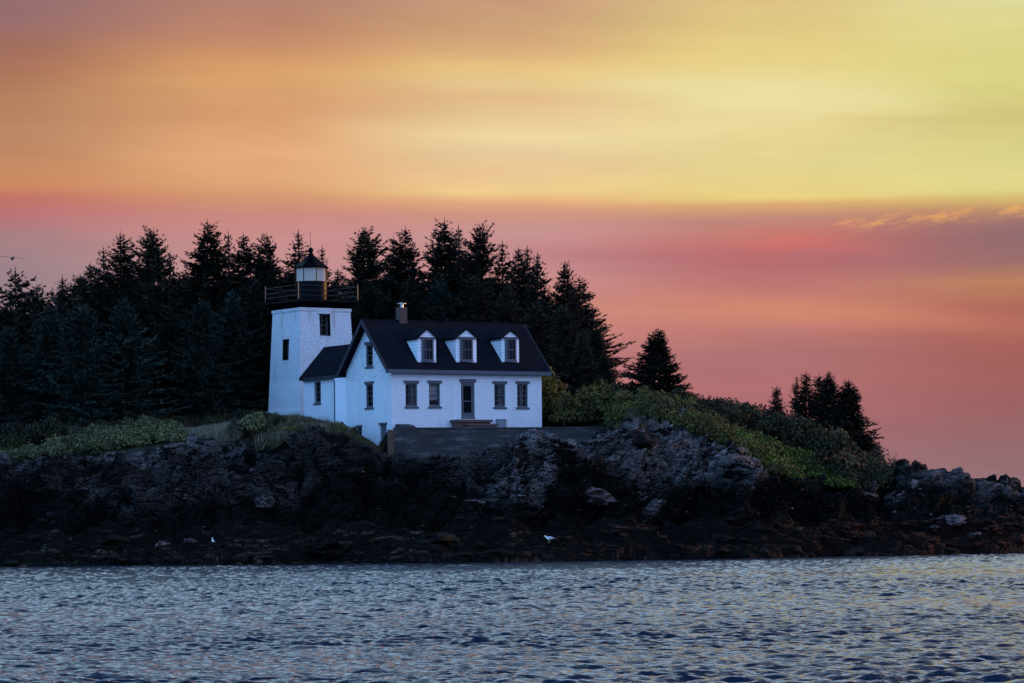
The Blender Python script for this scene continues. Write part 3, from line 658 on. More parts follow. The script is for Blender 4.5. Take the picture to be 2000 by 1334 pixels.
MB().box(x0+.062, x1-.062, ve0-.07, ve0-.003, roofz(ve0)-.27, roofz(ve0)-.03).build('fascia', M['trim'], roof)
MB().box(x0+.062, x1-.062, ve0+.001, -.003, roofz(ve0)-.27, roofz(ve0)-.225).build('soffit', M['trim'], roof)
MB().tube([(x0+.06, VR, ZRz+.01), (x1-.06, VR, ZRz+.01)], .05, 6).build('ridge_cap', M['roof'], roof)
# dormers
for (fl, fr_, pt, wl, wr) in ((815.5, 851.5, 643, 823, 845.5), (890.5, 930.5, 643, 898, 922), (980, 1013.5, 646, 986, 1007)):
    # front plane where the main roof passes the bottom of the dormer face
    vf = .2
    for _ in range(30):
        a = front((fl+fr_)/2, 707.5, vf); vf += (a[2]-roofz(vf))/SL*.5
    a = front(fl, 680, vf); b = front(fr_, 680, vf); u0, u1 = a[0], b[0]; um = (u0+u1)/2
    zbt = front(um, 707, vf)[2] if False else roofz(vf)-.06
    ze = front((fl+fr_)/2, 659.5, vf)[2]; zp = front((fl+fr_)/2, pt-3, vf)[2]
    back = VR-.1
    vb = VR-(ZRz-ze)/SL+.05
    dm = MB().prism([(u0, zbt), (u1, zbt), (u1, ze), (um, zp-.08), (u0, ze)], vf, min(back, VR-.15), 'y').build('dormer', M['shing'], house)
    Mx = Matrix.Translation(((front(wl, 680, vf)[0]+front(wr, 680, vf)[0])/2, vf-.11, 0)); w = abs(front(wr, 680, vf)[0]-front(wl, 680, vf)[0])
    z0 = roofz(vf)+.10; z1 = ze-.06
    # window box stands proud of the shingled face
    h = w/2
    fw = MB(Mx).box(-h, -h+.09, .0, .105, z0, z1).box(h-.09, h, 0, .105, z0, z1).box(-h+.09, h-.09, 0, .105, z1-.08, z1).box(-h+.09, h-.09, 0, .105, z0, z0+.09).box(-h-.03, h+.03, -.05, .08, z0-.07, z0-.003).build('window_frame', M['trim'], dm)
    zm = (z0+z1)/2
    sh = MB(Mx).box(-h+.09, h-.09, .03, .06, zm-.025, zm+.025)
    for k in (1, 2): xx = -h+.09+(w-.18)*k/3; sh.box(xx-.01, xx+.01, .03, .055, z0+.09, zm-.025).box(xx-.01, xx+.01, .03, .055, zm+.025, z1-.08)
    sh.build('sash', M['trim'], dm)
    gp = MB(Mx).box(-h+.09, h-.09, .07, .1, z0+.09, z1-.08).build('pane', plain('dark_dormer_glass', (.004, .005, .008), .15, .5, 2, spec=.08), dm)
    n = 8; vs = []; 
    MB(Mx).prism([(-h+.1, z0+.1), (-h+.25, z0+.1), (-h+.3, z1-.1), (-h+.1, z1-.1)], .064, .069, 'y').build('curtain', plain('dim_net_curtain', (.045, .045, .06), .9), dm)
    MB().box(u0-.02, u1+.02, vf-.13, vf-.002, ze-.05, ze+.03).build('dormer_crown', M['hatch'], dm)
    pit = (zp-.08-ze)/(um-u0); o = .13
    dr = MB()
    for sg in (-1, 1):
        e = um+sg*(um-u0+o); t_ = .09
        dr.prism([(um, zp-.11), (um, zp+.05), (e, zp+.05-pit*(um-u0+o)), (e, zp-.11-pit*(um-u0+o))], vf-.14, VR-.12, 'y')
    dr.build('dormer_roof', M['roof'], dm)
# chimney
cu = front(784, 610, VR+.1)[0]
zc1 = front(784, 601, VR+.1)[2]
ch = bevel(MB().box(cu-.27, cu+.27, VR-.2, VR+.36, ZRz-.6, zc1).build('chimney', M['brickred'], house), .01)
MB(Matrix.Translation((cu+.02, VR+.08, 0))).lathe([(.12, zc1-.02), (.12, zc1+.22), (.14, zc1+.22)], 14).lathe([(.30, zc1+.24), (.30, zc1+.28), (.05, zc1+.33)], 18).build('chimney_cap', M['steel'], ch)
# ell (clapboard part flush with the gable) and passage to the tower
EY = gable(655, 742, 0)[2]
PU = .30
PV0 = D1+.01; PV1 = gable(598, 770, PU)[1]+.4
zeP = 0
_o = .22; _ez = gable(596, 737, PU-_o)[2]
ru = 2.0; rz = L_on(640, 679, ud, vd, (0, PV1-.6))[2]
_p = (rz-_ez)/(ru-(PU-_o)); zeP = rz-_p*(ru-PU)-.08
ell = MB().box(-.012, 3.0, PV0, D2, ZB, min(EY+.1, zeP-.16)).build('ell_wall', M['clap'], house)
MB().box(-.05, -.015, D2-.10, D2, ZB, EY).build('corner_board', M['trim'], ell)
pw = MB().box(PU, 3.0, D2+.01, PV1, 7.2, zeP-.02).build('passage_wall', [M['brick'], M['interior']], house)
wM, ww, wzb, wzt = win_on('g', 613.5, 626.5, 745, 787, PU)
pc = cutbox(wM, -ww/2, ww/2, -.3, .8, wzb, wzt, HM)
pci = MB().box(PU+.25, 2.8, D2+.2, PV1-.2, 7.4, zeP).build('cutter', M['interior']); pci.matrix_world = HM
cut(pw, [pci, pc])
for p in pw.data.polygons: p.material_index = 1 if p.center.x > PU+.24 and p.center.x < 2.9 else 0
window(house, wM, ww, wzb, wzt, lintel=False, cols_=2, reveal=.16, lw=.05)
MB().box(PU-.025, PU-.001, D2+.02, D2+.55, 7.5, zeP-.04).build('passage_pink_lit_strip', M['pink_lit'], house)  # strip added to hold the painted warm light on the passage wall
pit = (rz-zeP)/(ru-PU); o = _o
slp = lambda u: rz-pit*abs(u-ru)
pr = MB().prism([(PU-o, slp(PU-o)-.12), (PU-o, slp(PU-o)+.08), (ru, rz+.08), (2*ru-PU+o, slp(2*ru-PU+o)+.08), (2*ru-PU+o, slp(2*ru-PU+o)-.12), (ru, rz-.12)], D1+.02, PV1+.2, 'y')
pr.prism([(PU+.1, slp(PU+.1)-.12), (PU+.1, slp(PU+.1)+.078), (ru, rz+.078), (2*ru-PU-.1, slp(PU+.1)+.078), (2*ru-PU-.1, slp(PU+.1)-.12), (ru, rz-.12)], D1-2.4, D1+.02, 'y')
pro = pr.build('passage_roof', M['roof'], house)
MB().box(PU-o-.04, PU-o-.002, D1+.4, PV1-.5, slp(PU-o)-.17, slp(PU-o)+.05).build('gutter', M['trim_dark'], pro)
MB().box(PU-o+.01, PU-.004, D1+.4, PV1-.2, slp(PU-o)-.17, slp(PU-o)-.13).build('soffit', M['trim_dark'], pro)

# ------------------------------------------------------------------ tower
best = None
for deg in np.arange(26, 44, .25):
    cc, ss = math.cos(R(deg)), math.sin(R(deg)); P0 = W(587, 603, 212.5); P0[2] = 0
    a = hit(684, 603, P0, (-ss, cc, 0))-P0; b = hit(533, 607, P0, (cc, ss, 0))-P0
    l1, l2 = float(a@np.array([cc, ss, 0])), float(b@np.array([-ss, cc, 0]))
    if best is None or abs(l1-l2) < best[0]: best = (abs(l1-l2), deg, l1, P0)
_, tdeg, TS, TP = best; TR = R(tdeg)
tu = np.array([math.cos(TR), math.sin(TR), 0]); tv = np.array([-math.sin(TR), math.cos(TR), 0])
TC = TP+tu*TS/2+tv*TS/2
tz1 = Zat(587, 599, TP[1]); tz0 = Zat(587, 812, TP[1])
TC[2] = tz0
print('tower', tdeg, TS, 'z', tz0, tz1, TC)
tower = empty('lighthouse_tower', tuple(TC), TR, 'square white brick lighthouse tower with black gallery and lantern', 'lighthouse')
H = tz1-tz0; hw = TS/2; bat = .30/7.4
def half(z): return hw+(H-z)*bat
def frust(z0, z1, ex=0, cap=True):
    a, b = half(z0)+ex, half(z1)+ex
    return [(-a,-a,z0),(a,-a,z0),(a,a,z0),(-a,a,z0),(-b,-b,z1),(b,-b,z1),(b,b,z1),(-b,b,z1)], [(0,3,2,1),(4,5,6,7),(0,1,5,4),(1,2,6,5),(2,3,7,6),(3,0,4,7)]
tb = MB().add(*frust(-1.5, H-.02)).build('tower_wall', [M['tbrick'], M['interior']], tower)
TM = Matrix.Translation(tuple(TC)) @ Matrix.Rotation(TR, 4, 'Z')
def tloc(px, py, face):
    n = tv if face == 'f' else tu
    P = TC-n*(hw+.1); h = hit(px, py, P, n)-TC; return float(h@tu), float(h@tv), float(h[2])
tw = []
a = tloc(625, 635, 'f'); b = tloc(646, 635, 'f'); z0 = tloc(635, 656, 'f')[2]; z1 = tloc(635, 613, 'f')[2]; x = (a[0]+b[0])/2
tw.append((Matrix.Translation((x, -half((z0+z1)/2), 0)), abs(b[0]-a[0]), z0, z1))
a = tloc(552.5, 683, 'g'); b = tloc(564.5, 683, 'g'); z0 = tloc(558, 704, 'g')[2]; z1 = tloc(558, 663, 'g')[2]; y = (a[1]+b[1])/2
tw.append((Matrix.Translation((-half((z0+z1)/2), y, 0)) @ Matrix.Rotation(R(-90), 4, 'Z'), abs(b[1]-a[1]), z0, z1))
cu_ = [cutbox(m, -w/2, w/2, -.6, .75, z0, z1, TM) for m, w, z0, z1 in tw]
cut(tb, cu_)
for m, w, z0, z1 in tw:
    window(tower, m, w, z0, z1, lintel=False, sill=False, reveal=.45, cols_=2)
    MB(m).box(-w/2-.1, w/2+.1, -.06, .05, z0-.14, z0-.003).build('window_sill', M['tbrick'], tower)
    MB(m).box(-w/2-.12, w/2+.12, -.05, .06, z1+.003, z1+.33).build('window_lintel', M['tbrick'], tower)
MB().add(*frust(-1.5, .42, .10)).build('plinth', M['tbrick'], tower)
# cornice band
MB().add(*frust(H-.26, H-.04, .06)).build('cornice', M['tbrick'], tower)
gz1 = Zat(584, 583.5, TP[1]-.5)-tz0
pg = [(hw+.03, H-.035), (hw+.12, H+.10), (hw+.34, gz1-.16), (hw+.46, gz1-.14), (hw+.46, gz1)]
vs = []; fs = []
for r, z in pg: vs += [(-r,-r,z),(r,-r,z),(r,r,z),(-r,r,z)]
fs = [(3,2,1,0)]+[(4*i+k, 4*i+(k+1) % 4, 4*i+4+(k+1) % 4, 4*i+4+k) for i in range(len(pg)-1) for k in range(4)]+[tuple(range(4*len(pg)-4, 4*len(pg)))]
deck = MB().add(vs, fs).build('gallery_deck', M['black'], tower)
pr_ = hw+.38
rl = MB()
for hgt in (.28, .62, .98):
    q4 = [(-pr_, -pr_), (pr_, -pr_), (pr_, pr_), (-pr_, pr_)]
    for i in range(4): a, b = q4[i], q4[(i+1) % 4]; rl.tube([(a[0], a[1], gz1+hgt), (b[0], b[1], gz1+hgt)], .016, 6)
rl.build('rail', M['rail'], tower)
for x, y in q4:
    MB().tube([(x, y, gz1-.1), (x, y, gz1+1.12)], .038, 8).lathe([(.0, gz1+1.10), (.055, gz1+1.14), (.0, gz1+1.2)], 8, Matrix.Translation((x, y, 0))).build('rail_post', M['rail'], tower)
# lantern (octagonal), standing on a round parapet
LX = 0.0
CY = TC[1]; zz = lambda py: Zat(607, py, CY)-tz0
rad = 32.5/F*CY/math.cos(R(11))*1.0
ph8 = R(22.5)+R(-tdeg)+R(0)
l0, l1, l2, l3, lb = zz(583.5)-.1, zz(551), zz(524), zz(499), zz(488.5)
lant = MB().lathe([(rad*1.0, l0), (rad*1.0, l1-.06), (rad*1.06, l1-.06), (rad*1.06, l1)], 32).build('lantern_parapet', M['black'], tower, smooth=False)
n8 = 8; MP = Matrix.Rotation(ph8, 4, 'Z')
gl = MB(MP).lathe([(rad*.985, l1+.02), (rad*.985, l2-.01)], n8)
gl.f = [f for f in gl.f if len(f) == 4]
gl.build('lantern_glass', M['glass'], tower)
bl = MB(MP).lathe([(rad*.90, l1+.02), (rad*.90, l2-.02)], n8); bl.f = [f for f in bl.f if len(f) == 4 and sum(bl.v[i][0]*math.sin(TR)*0-bl.v[i][1] for i in f)/4 > -rad*.45]
bl.build('lantern_blind', M['blind'], tower, fix=False)
for k in range(n8):
    a = ph8+2*math.pi*k/n8; x, y = rad*math.cos(a), rad*math.sin(a)
    MB().tube([(x, y, l1-.01), (x, y, l2+.01)], .032, 8).build('lantern_mullion', M['black'], tower)
lr = MB(MP).lathe([(rad*.9, l2), (rad*1.10, l2-.02), (rad*1.12, l2+.05), (rad*.62, l2+.52*(l3-l2)), (.24, l3)], n8).build('lantern_roof', M['black'], tower)
MB().lathe([(.22, l3-.02), (.17, l3+.14), (.12, l3+.2), (.12, l3+.24)]+[(.19*math.sin(t), lb-.19*math.cos(t)) for t in np.linspace(.6, math.pi-.01, 10)], 16).build('vent_ball', M['black'], lr, smooth=True)
top = zz(454)
MB().tube([(0, 0, lb+.15), (-.02, 0, lb+.6), (-.05, 0, top-.12)], [.022, .018, .015], 6).tube([(-.05, 0, top-.14), (-.12, 0, top)], .012, 5).tube([(-.05, 0, top-.14), (0, 0, top)], .012, 5).build('lightning_rod', M['rail'], lr)

# ------------------------------------------------------------------ retaining wall and yard things
def wallpt(px): return 195.6+(px-757)/(1215-757)*4.0
a = W(757, 850, wallpt(757)); b = W(1228, 850, wallpt(1228)); dv_ = np.array([b[0]-a[0], b[1]-a[1]]); LW = float(np.hypot(*dv_)); aw = math.atan2(dv_[1], dv_[0])
rw = empty('retaining_wall', (a[0], a[1], 5.0), aw, 'long low stained concrete retaining wall on the rocks before the white cottage', 'wall')
zt = Zat(900, 837.5, wallpt(900))-5.0
nseg = 60; vs = []; fs = []
MB().box(.46, LW, 0, .35, -.5, zt).build('wall_face', M['concrete'], rw)
MB().box(.46, LW, -.05, .40, zt, zt+.09).build('wall_cap', M['concrete'], rw)
for px in (775, 800, 990): pass
o = empty('boarded_panel', (a[0], a[1], 5.0), aw, 'rusty brown boarded panel at the left end of the concrete wall beside the basement door', 'panel')
for k in range(3): MB().box(.005+k*.15, .145+k*.15, 0.0+.01*k, .12, 1.2, zt-.04-.02*k).build('board', M['rust'], o)
def yard(u, v, z): p = HO+ud*u+vd*v; return (float(p[0]), float(p[1]), z)
su0, su1 = front(887, 822, -.6)[0], front(957, 822, -.6)[0]
zs = front(920, 819.5, -.9)[2]
st = empty('door_steps', yard(su0, -1.0, 8.25), TH, 'dark reddish wooden steps below the front screen door', 'steps')
zs -= 8.25
st1 = MB().box(0, su1-su0, .0, .95, zs-.16, zs).box(.1, su1-su0-.1, .15, .9, 0, zs-.16).build('upper_tread', M['wood'], st)
MB().box(.5, su1-su0+.15, -.45, -.02, zs-.40, zs-.28).box(.6, su1-su0, -.38, -.05, -.1, zs-.40).build('lower_tread', M['wood'], st)
gu = front(970, 825, -.1)[0]; gu1 = front(986, 825, -.1)[0]; zg = front(978, 819.5, -.2)[2]
ub = empty('utility_box', yard(gu, -.32, 8.3), TH, 'small grey square box standing against the cottage wall right of the steps', 'utility box')
bevel(MB().box(0, gu1-gu, 0, .28, -.2, zg-8.3).build('box_body', M['boxgrey'], ub), .015)
MB().box(-.015, gu1-gu+.015, -.02, .28, zg-8.3+.001, zg-8.3+.03).build('box_lid', M['boxgrey'], ub)
hu = front(781, 832, -.7)[0]; hu1 = front(809, 832, -.7)[0]; zh = front(795, 829, -.5)[2]
hb = empty('cellar_hatch', yard(hu, -.9, 8.2), TH, 'dark sloping cellar hatch by the left corner of the cottage', 'hatch')
MB().prism([(0, -.1), (.8, -.1), (.8, zh-8.2), (0, zh-8.2-.16)], 0, hu1-hu, 'x').build('hatch_frame', M['hatch'], hb)
MB().prism([(-.02, zh-8.2-.14), (.8, zh-8.2+.02), (.8, zh-8.2+.05), (-.02, zh-8.2-.11)], .04, (hu1-hu)-.04, 'x').build('hatch_door', M['hatch'], hb)

# ------------------------------------------------------------------ spruces
def orth(d):
    ref = np.where(np.abs(d[:, 2:3]) > .9, np.array([[1., 0, 0]]), np.array([[0, 0, 1.]]))
    a = np.cross(d, ref); a /= np.linalg.norm(a, axis=1, keepdims=True)+1e-9; return a, np.cross(d, a)
def spruce_mesh(seed, H=15., Rm=3.0, dens=1.0, power=.8, irr=.25, bare=.03):
    r = np.random.default_rng(seed)
    O = []; D = []; Ln = []; Wd = []; trunk = []; limbs = []
    z = H*bare; ang = 0
    gap_az = r.uniform(0, 6.28)
    while z < H-.12:
        t = z/H
        base = Rm*(1-t)**power*(1 if t > .12 else .75+2*t)
        n = int(r.integers(5, 8)) if t < .93 else 4
        lobes = 1+.22*math.sin(z*2.1/H*6+seed)
        for k in range(n):
            az = ang+k*2*math.pi/n+r.normal(0, .25)
            L = max(.12, base*lobes*(1+irr*r.normal())*(1+.18*math.cos(az-gap_az)))+.10
            pit = np.interp(t, [0, .5, .85, 1], [-.30, -.12, .22, .6])+r.normal(0, .1)
            up = .18+.1*r.random()
            m = max(2, int(L/.17*dens)); s = np.linspace(.12, 1, m)
            d2 = np.array([math.cos(az), math.sin(az)])
            px_ = s*L; pz = z+L*(math.tan(pit)*s*.9+up*s*s-.05*s)
            bend = r.normal(0, .1)*s*s*L
            pos = np.stack([d2[0]*px_-d2[1]*bend, d2[1]*px_+d2[0]*bend, pz], 1)
            dirn = np.gradient(pos, axis=0) if m > 1 else np.array([[d2[0], d2[1], 0]]*m)
            dirn /= np.linalg.norm(dirn, axis=1, keepdims=True)+1e-9
            if L > .8: limbs.append(((0, 0, z), tuple(pos[m//2]), tuple(pos[-1]), .012+.012*L))
            side = np.cross(dirn, [0, 0, 1.]); side /= np.linalg.norm(side, axis=1, keepdims=True)+1e-9
            for sg in (-1, 1, -1, 1):
                tl = (.62*(1-.62*s)+.10)*min(1.0, L/1.3+.25)*r.uniform(.6, 1.25, m)
                dd = dirn*r.uniform(.5, 1.0, (m, 1))+side*sg*r.uniform(.4, 1.0, (m, 1))+np.array([0, 0, 1])*r.normal(-.05, .28, (m, 1))
                dd /= np.linalg.norm(dd, axis=1, keepdims=True)
                O.append(pos+r.normal(0, .03, (m, 3))); D.append(dd); Ln.append(tl); Wd.append(tl*r.uniform(.22, .42, m))
            O.append(pos[-1:]); D.append(dirn[-1:]+np.array([[0, 0, .25]])); Ln.append(np.array([.22+.12*min(L, 2)])); Wd.append(np.array([.09]))
        ang += .9
        z += (.42-.16*t)*H/15*r.uniform(.7, 1.3)/dens**.5
    for zt_ in np.arange(H-1.1, H+.25, .09):
        for k in range(4):
            a = r.uniform(0, 6.28); O.append(np.array([[0, 0, zt_]])); D.append(np.array([[math.cos(a)*.6, math.sin(a)*.6, .8]])); Ln.append(np.array([.10+max(0, H-zt_)*.20])); Wd.append(np.array([.06]))
    O = np.concatenate(O); D = np.concatenate(D); Ln = np.concatenate(Ln); Wd = np.concatenate(Wd)
    D /= np.linalg.norm(D, axis=1, keepdims=True)
    a, b = orth(D); th_ = r.uniform(-.9, .9, len(O))[:, None]; wv_ = a*np.cos(th_)+b*np.sin(th_)
    n = len(O)
    # a ragged spray: a kite plus two side teeth
    mid = O+D*Ln[:, None]*.55; tip = O+D*Ln[:, None]; w = Wd[:, None]
    V = np.stack([O, mid+wv_*w*.5, tip, mid-wv_*w*.5, O+D*Ln[:, None]*.25, O+D*Ln[:, None]*.75+wv_*w*1.0, O+D*Ln[:, None]*.75-wv_*w*1.0, mid], 1).reshape(-1, 3)
    k = np.arange(n)*8
    T1 = np.stack([k, k+1, k+3], 1); T2 = np.stack([k+1, k+2, k+3], 1); T3 = np.stack([k+4, k+5, k+7], 1); T4 = np.stack([k+4, k+7, k+6], 1)
    tone = np.repeat(np.clip(r.normal(.4, .25, n), 0, 1), 8)
    tone = np.clip(tone+.25*fbm(V*.9, 2, seed), 0, 1)
    tm = MB(); tm.tube([(0, 0, -1.0), (.03, .02, H*.3), (-.02, 0, H*.7), (0, 0, H+.45)], [H*.016, H*.012, H*.006, .012], 7)
    lm = MB()
    for p0, p1, p2, rr_ in limbs[::2]: lm.tube([p0, p1, p2], [rr_, rr_*.7, .006], 3)
    tm.v += lm.v; tm.f += [tuple(i+len(tm.v)-len(lm.v) for i in f) for f in lm.f]
    return V, np.concatenate([T1, T2, T3, T4]), tone, tm
TV = {}
defs = {'tall': [(101, 15, 4.6, 1.05, .77, .24), (102, 15, 4.3, 1.0, .84, .30), (103, 15, 5.0, 1.0, .73, .32), (104, 15, 3.3, .9, 1.0, .30)],
        'open': [(111, 12, 3.0, .62, .6, .42), (112, 12, 2.5, .6, .75, .4)],
        'wide': [(121, 8, 3.2, 1.15, .85, .18), (122, 8, 2.6, 1.1, .9, .22)],
        'thin': [(131, 6, 1.1, .8, .95, .3)]}
for kind, ds in defs.items():
    for i, (sd_, H_, R_, dn, pw_, ir) in enumerate(ds):
        V, T3, tone, tm = spruce_mesh(sd_, H_, R_, dn, pw_, ir)
        cr = mesh_obj('crown', V, T3, M['needle'], attrs={'tone': tone}); tk = tm.build('trunk', M['bark'], fix=False)
        meshes = {}
        for mk in ('needle', 'needle_blue', 'needle_brown'):
            if mk == 'needle': meshes[mk] = cr.data
            else: me = cr.data.copy(); me.materials[0] = M[mk]; meshes[mk] = me
        TV[(kind, i)] = (meshes, tk.data, H_)
        bpy.data.objects.remove(cr); bpy.data.objects.remove(tk)
def tree(px, py, Y, kind, i, label, group, wide=1.0, mat='needle', base=None, lean=0):
    meshes, tkm, H_ = TV[(kind, i)]
    tip = W(px, py, Y); gz_ = ground(px, Y)-.1 if base is None else base
    h = tip[2]-gz_; s = h/H_
    o = empty('spruce_tree', (float(tip[0]), Y, gz_), rng.uniform(0, 6.28), label, 'tree', group)
    o.scale = (s*wide, s*wide, s)
    for nm_, me in (('trunk', tkm), ('crown', meshes[mat])):
        p = bpy.data.objects.new(nm_, me); COL.objects.link(p); p.parent = o
    return o
G1 = 'tall spruces on the forest skyline'; G2 = 'lower spruces in front of the forest'; G3 = 'spruces deep inside the forest'; G4 = 'spruces on the right slope'
sky_trees = [
 (-55,540,222,'tall',0,'spruce cut off by the left edge of the photo at the skyline',1.1,'needle'),
 (30,530,216,'open',0,'open branched spruce at the far left, under the flying gull',1.0,'needle'),
 (122,546,222,'open',1,'low ragged spruce, second from the left on the skyline',1.2,'needle'),
 (158,541,226,'tall',1,'small pointed spruce beside the low ragged one at left',1.0,'needle'),
 (202,490,226,'tall',3,'slim spruce tip leaning against the left side of a taller twin spire',1.1,'needle'),
 (235,461,227,'tall',1,'tall twin spired spruce third in height left of the lighthouse',1.0,'needle'),
 (300,455,226,'tall',2,'broad spruce with ragged top standing alone between two gaps at left',.85,'needle'),
 (332,498,230,'tall',3,'short spire close at the right of the broad ragged spruce',1.0,'needle'),
 (405,438,226,'tall',0,'tallest dense spruce left of the lighthouse tower',1.1,'needle'),
 (446,459,230,'tall',3,'narrow spruce spire just right of the tallest left spruce',.9,'needle'),
 (475,463,226,'tall',1,'spruce spire second to the left of the lighthouse gallery',.95,'needle'),
 (521,462,226,'tall',0,'spruce directly above the left end of the gallery railing',.9,'needle'),
 (583,457,229,'tall',3,'slim spruce with bare leader just left of the lantern roof',1.25,'needle'),
 (629,487,232,'tall',3,'very thin spruce tip just right of the lantern roof',.9,'needle'),
 (660,530,230,'tall',1,'low spruce filling the gap right of the lantern glass',1.1,'needle'),
 (711,453,226,'tall',2,'broad bushy spruce first right of the lantern',.95,'needle'),
 (768,470,231,'tall',3,'slim spruce on the left shoulder of the loose topped spruce over the chimney',1.0,'needle'),
 (792,451,227,'tall',1,'loose topped spruce rising above the brick chimney',1.1,'needle'),
 (868,436,226,'tall',0,'tallest spruce right of the lantern, with broad forked top',1.1,'needle'),
 (896,448,231,'tall',3,'narrow spruce between the two highest tops above the dormers',1.0,'needle'),
 (937,444,227,'tall',2,'high dense spruce above the middle dormer',.75,'needle'),
 (981,477,229,'tall',3,'slim spruce spire above the right dormer',1.1,'needle'),
 (1012,489,226,'tall',1,'left spruce of three close spires above the right roof end',.95,'needle_brown'),
 (1030,487,230,'tall',3,'middle spruce of three close spires above the right roof end',1.0,'needle'),
 (1050,499,224,'tall',3,'right spruce of three close spires above the right roof end',1.1,'needle_brown'),
 (1103,515,224,'tall',0,'last tall spruce at the right end of the forest',.8,'needle_brown'),
 (1132,545,227,'tall',1,'spruce forming the right outline of the forest against the pink sky',1.15,'needle'),
 (1165,640,224,'wide',1,'lower wide spruce at the foot of the right forest edge',.75,'needle')]
for px, py, Y, k, i, lb_, wd, mt in sky_trees: tree(px, py, Y, k, i, lb_, G1, wd, mt)
low = [
 (15,640,209,'tall',0,'bluish lower spruce at the left photo edge',1.2,'needle_blue'),
 (95,600,211,'tall',1,'bluish lower spruce below the low ragged skyline tree',1.3,'needle_blue'),
 (165,600,207,'tall',2,'large bluish lower spruce above the green shrub bank',1.1,'needle_blue'),
 (240,585,209,'tall',0,'wide bluish spruce with drooping right side, left of the dark hollow',1.2,'needle_blue'),
 (330,600,217,'tall',1,'dim lower spruce behind the dark hollow above the straw grass',1.2,'needle'),
 (395,590,214,'tall',2,'bluish lower spruce two trees left of the tower',1.0,'needle_blue'),
 (455,570,219,'tall',0,'lower spruce whose boughs hang close at the left of the tower',1.0,'needle_blue'),
 (497,545,222,'tall',1,'lower spruce rising beside the left tower edge under the railing',1.1,'needle'),
 (720,560,221,'tall',2,'lower spruce between the lantern and the chimney',1.0,'needle'),
 (800,545,222,'tall',0,'lower spruce right behind the chimney',1.0,'needle'),
 (862,545,221,'tall',1,'greyish lower spruce above the left and middle dormers',1.1,'needle_blue'),
 (925,545,220,'tall',2,'greyish lower spruce above the gap between middle and right dormers',1.0,'needle_brown'),
 (990,560,219,'tall',0,'brownish lower spruce above the right dormer',1.0,'needle_brown'),
 (1050,590,217,'tall',1,'brownish lower spruce over the right end of the roof ridge',1.15,'needle_brown'),
 (1098,600,215,'tall',2,'brownish lower spruce beside the right roof slope',.9,'needle_brown'),
 (1140,650,214,'wide',0,'short brown spruce at the right corner of the cottage',.8,'needle_brown'),
 (1180,690,215,'wide',1,'shortest spruce sloping down to the bushes right of the forest',.8,'needle')]
for px, py, Y, k, i, lb_, wd, mt in low: tree(px, py, Y, k, i, lb_, G2, wd, mt)
for j, px in enumerate(range(-60, 1150, 34)):
    py = 538+rng.uniform(-22, 30)+max(0, px-1000)*.5+max(0, 180-px)*.25
    tree(px+rng.uniform(-12, 12), py, 236+rng.uniform(-3, 5), 'tall', j % 3, 'dim spruce deep in the forest, hardly visible behind the rows in front of it', G3, 1.3, 'needle')
slope = [
 (1286,647,205,'wide',0,'lone broad spruce standing between the forest and the right hillside',1.15,'needle'),
 (1517,761,208,'thin',0,'smallest thin spruce seedling, leftmost of the right group',1.3,'needle'),
 (1556,737,208,'open',1,'sparse spruce second from the left in the right group',.75,'needle'),
 (1574,735,209,'thin',0,'sparse thin spruce close right of the second one in the right group',1.2,'needle'),
 (1600,740,208,'thin',0,'thin leader just left of the tallest tree in the right group',1.4,'needle'),
 (1618,730,207,'wide',1,'tallest dense spruce in the middle of the right group',.8,'needle'),
 (1657,747,205,'wide',1,'outermost dense spruce sloping down to the right beside the bare shrub',1.25,'needle')]
for px, py, Y, k, i, lb_, wd, mt in slope: tree(px, py, Y, k, i, lb_, G4, wd, mt, base=ground(px, Y)-.9)

# ------------------------------------------------------------------ leafy shrubs
def leaf_blobs(blobs, per=1.0, leaf=.12, seed=1, upright=.0):
    r = np.random.default_rng(seed); C = []; Nn = []; Sz = []; Tn = []
    for (x, y, z, rx, rz_) in blobs:
        n = max(10, int(260*per*rx*rx*(1+rz_/rx)/2))
        d = r.normal(size=(n, 3)); d /= np.linalg.norm(d, axis=1, keepdims=True); d[:, 2] = np.abs(d[:, 2])*1.0-.25*(r.random(n) < .3)
        rad_ = 1-.45*r.random(n)**1.6
        lump = 1+.28*fbm(d*2.3+np.array([x, y, z]), 2, seed)
        p = np.array([x, y, z])+d*rad_[:, None]*lump[:, None]*np.array([rx, rx, rz_])
        C.append(p); Nn.append(d+r.normal(0, .7, (n, 3))); Sz.append(leaf*r.uniform(.6, 1.4, n)); Tn.append(np.clip(r.normal(.38, .2, n)+.33*r.normal(), 0, 1))
    C = np.concatenate(C); Nn = np.concatenate(Nn); Sz = np.concatenate(Sz)[:, None]; Tn = np.concatenate(Tn)
    Nn /= np.linalg.norm(Nn, axis=1, keepdims=True); a, b = orth(Nn); t_ = r.uniform(0, 6.28, (len(C), 1)); e = a*np.cos(t_)+b*np.sin(t_); g = np.cross(Nn, e)
    V = np.stack([C-e*Sz*1.1, C+g*Sz*.5, C+e*Sz*1.1, C-g*Sz*.5], 1).reshape(-1, 3)
    k = np.arange(len(C))*4
    return V, np.stack([k, k+1, k+2, k+3], 1), np.repeat(Tn, 4)
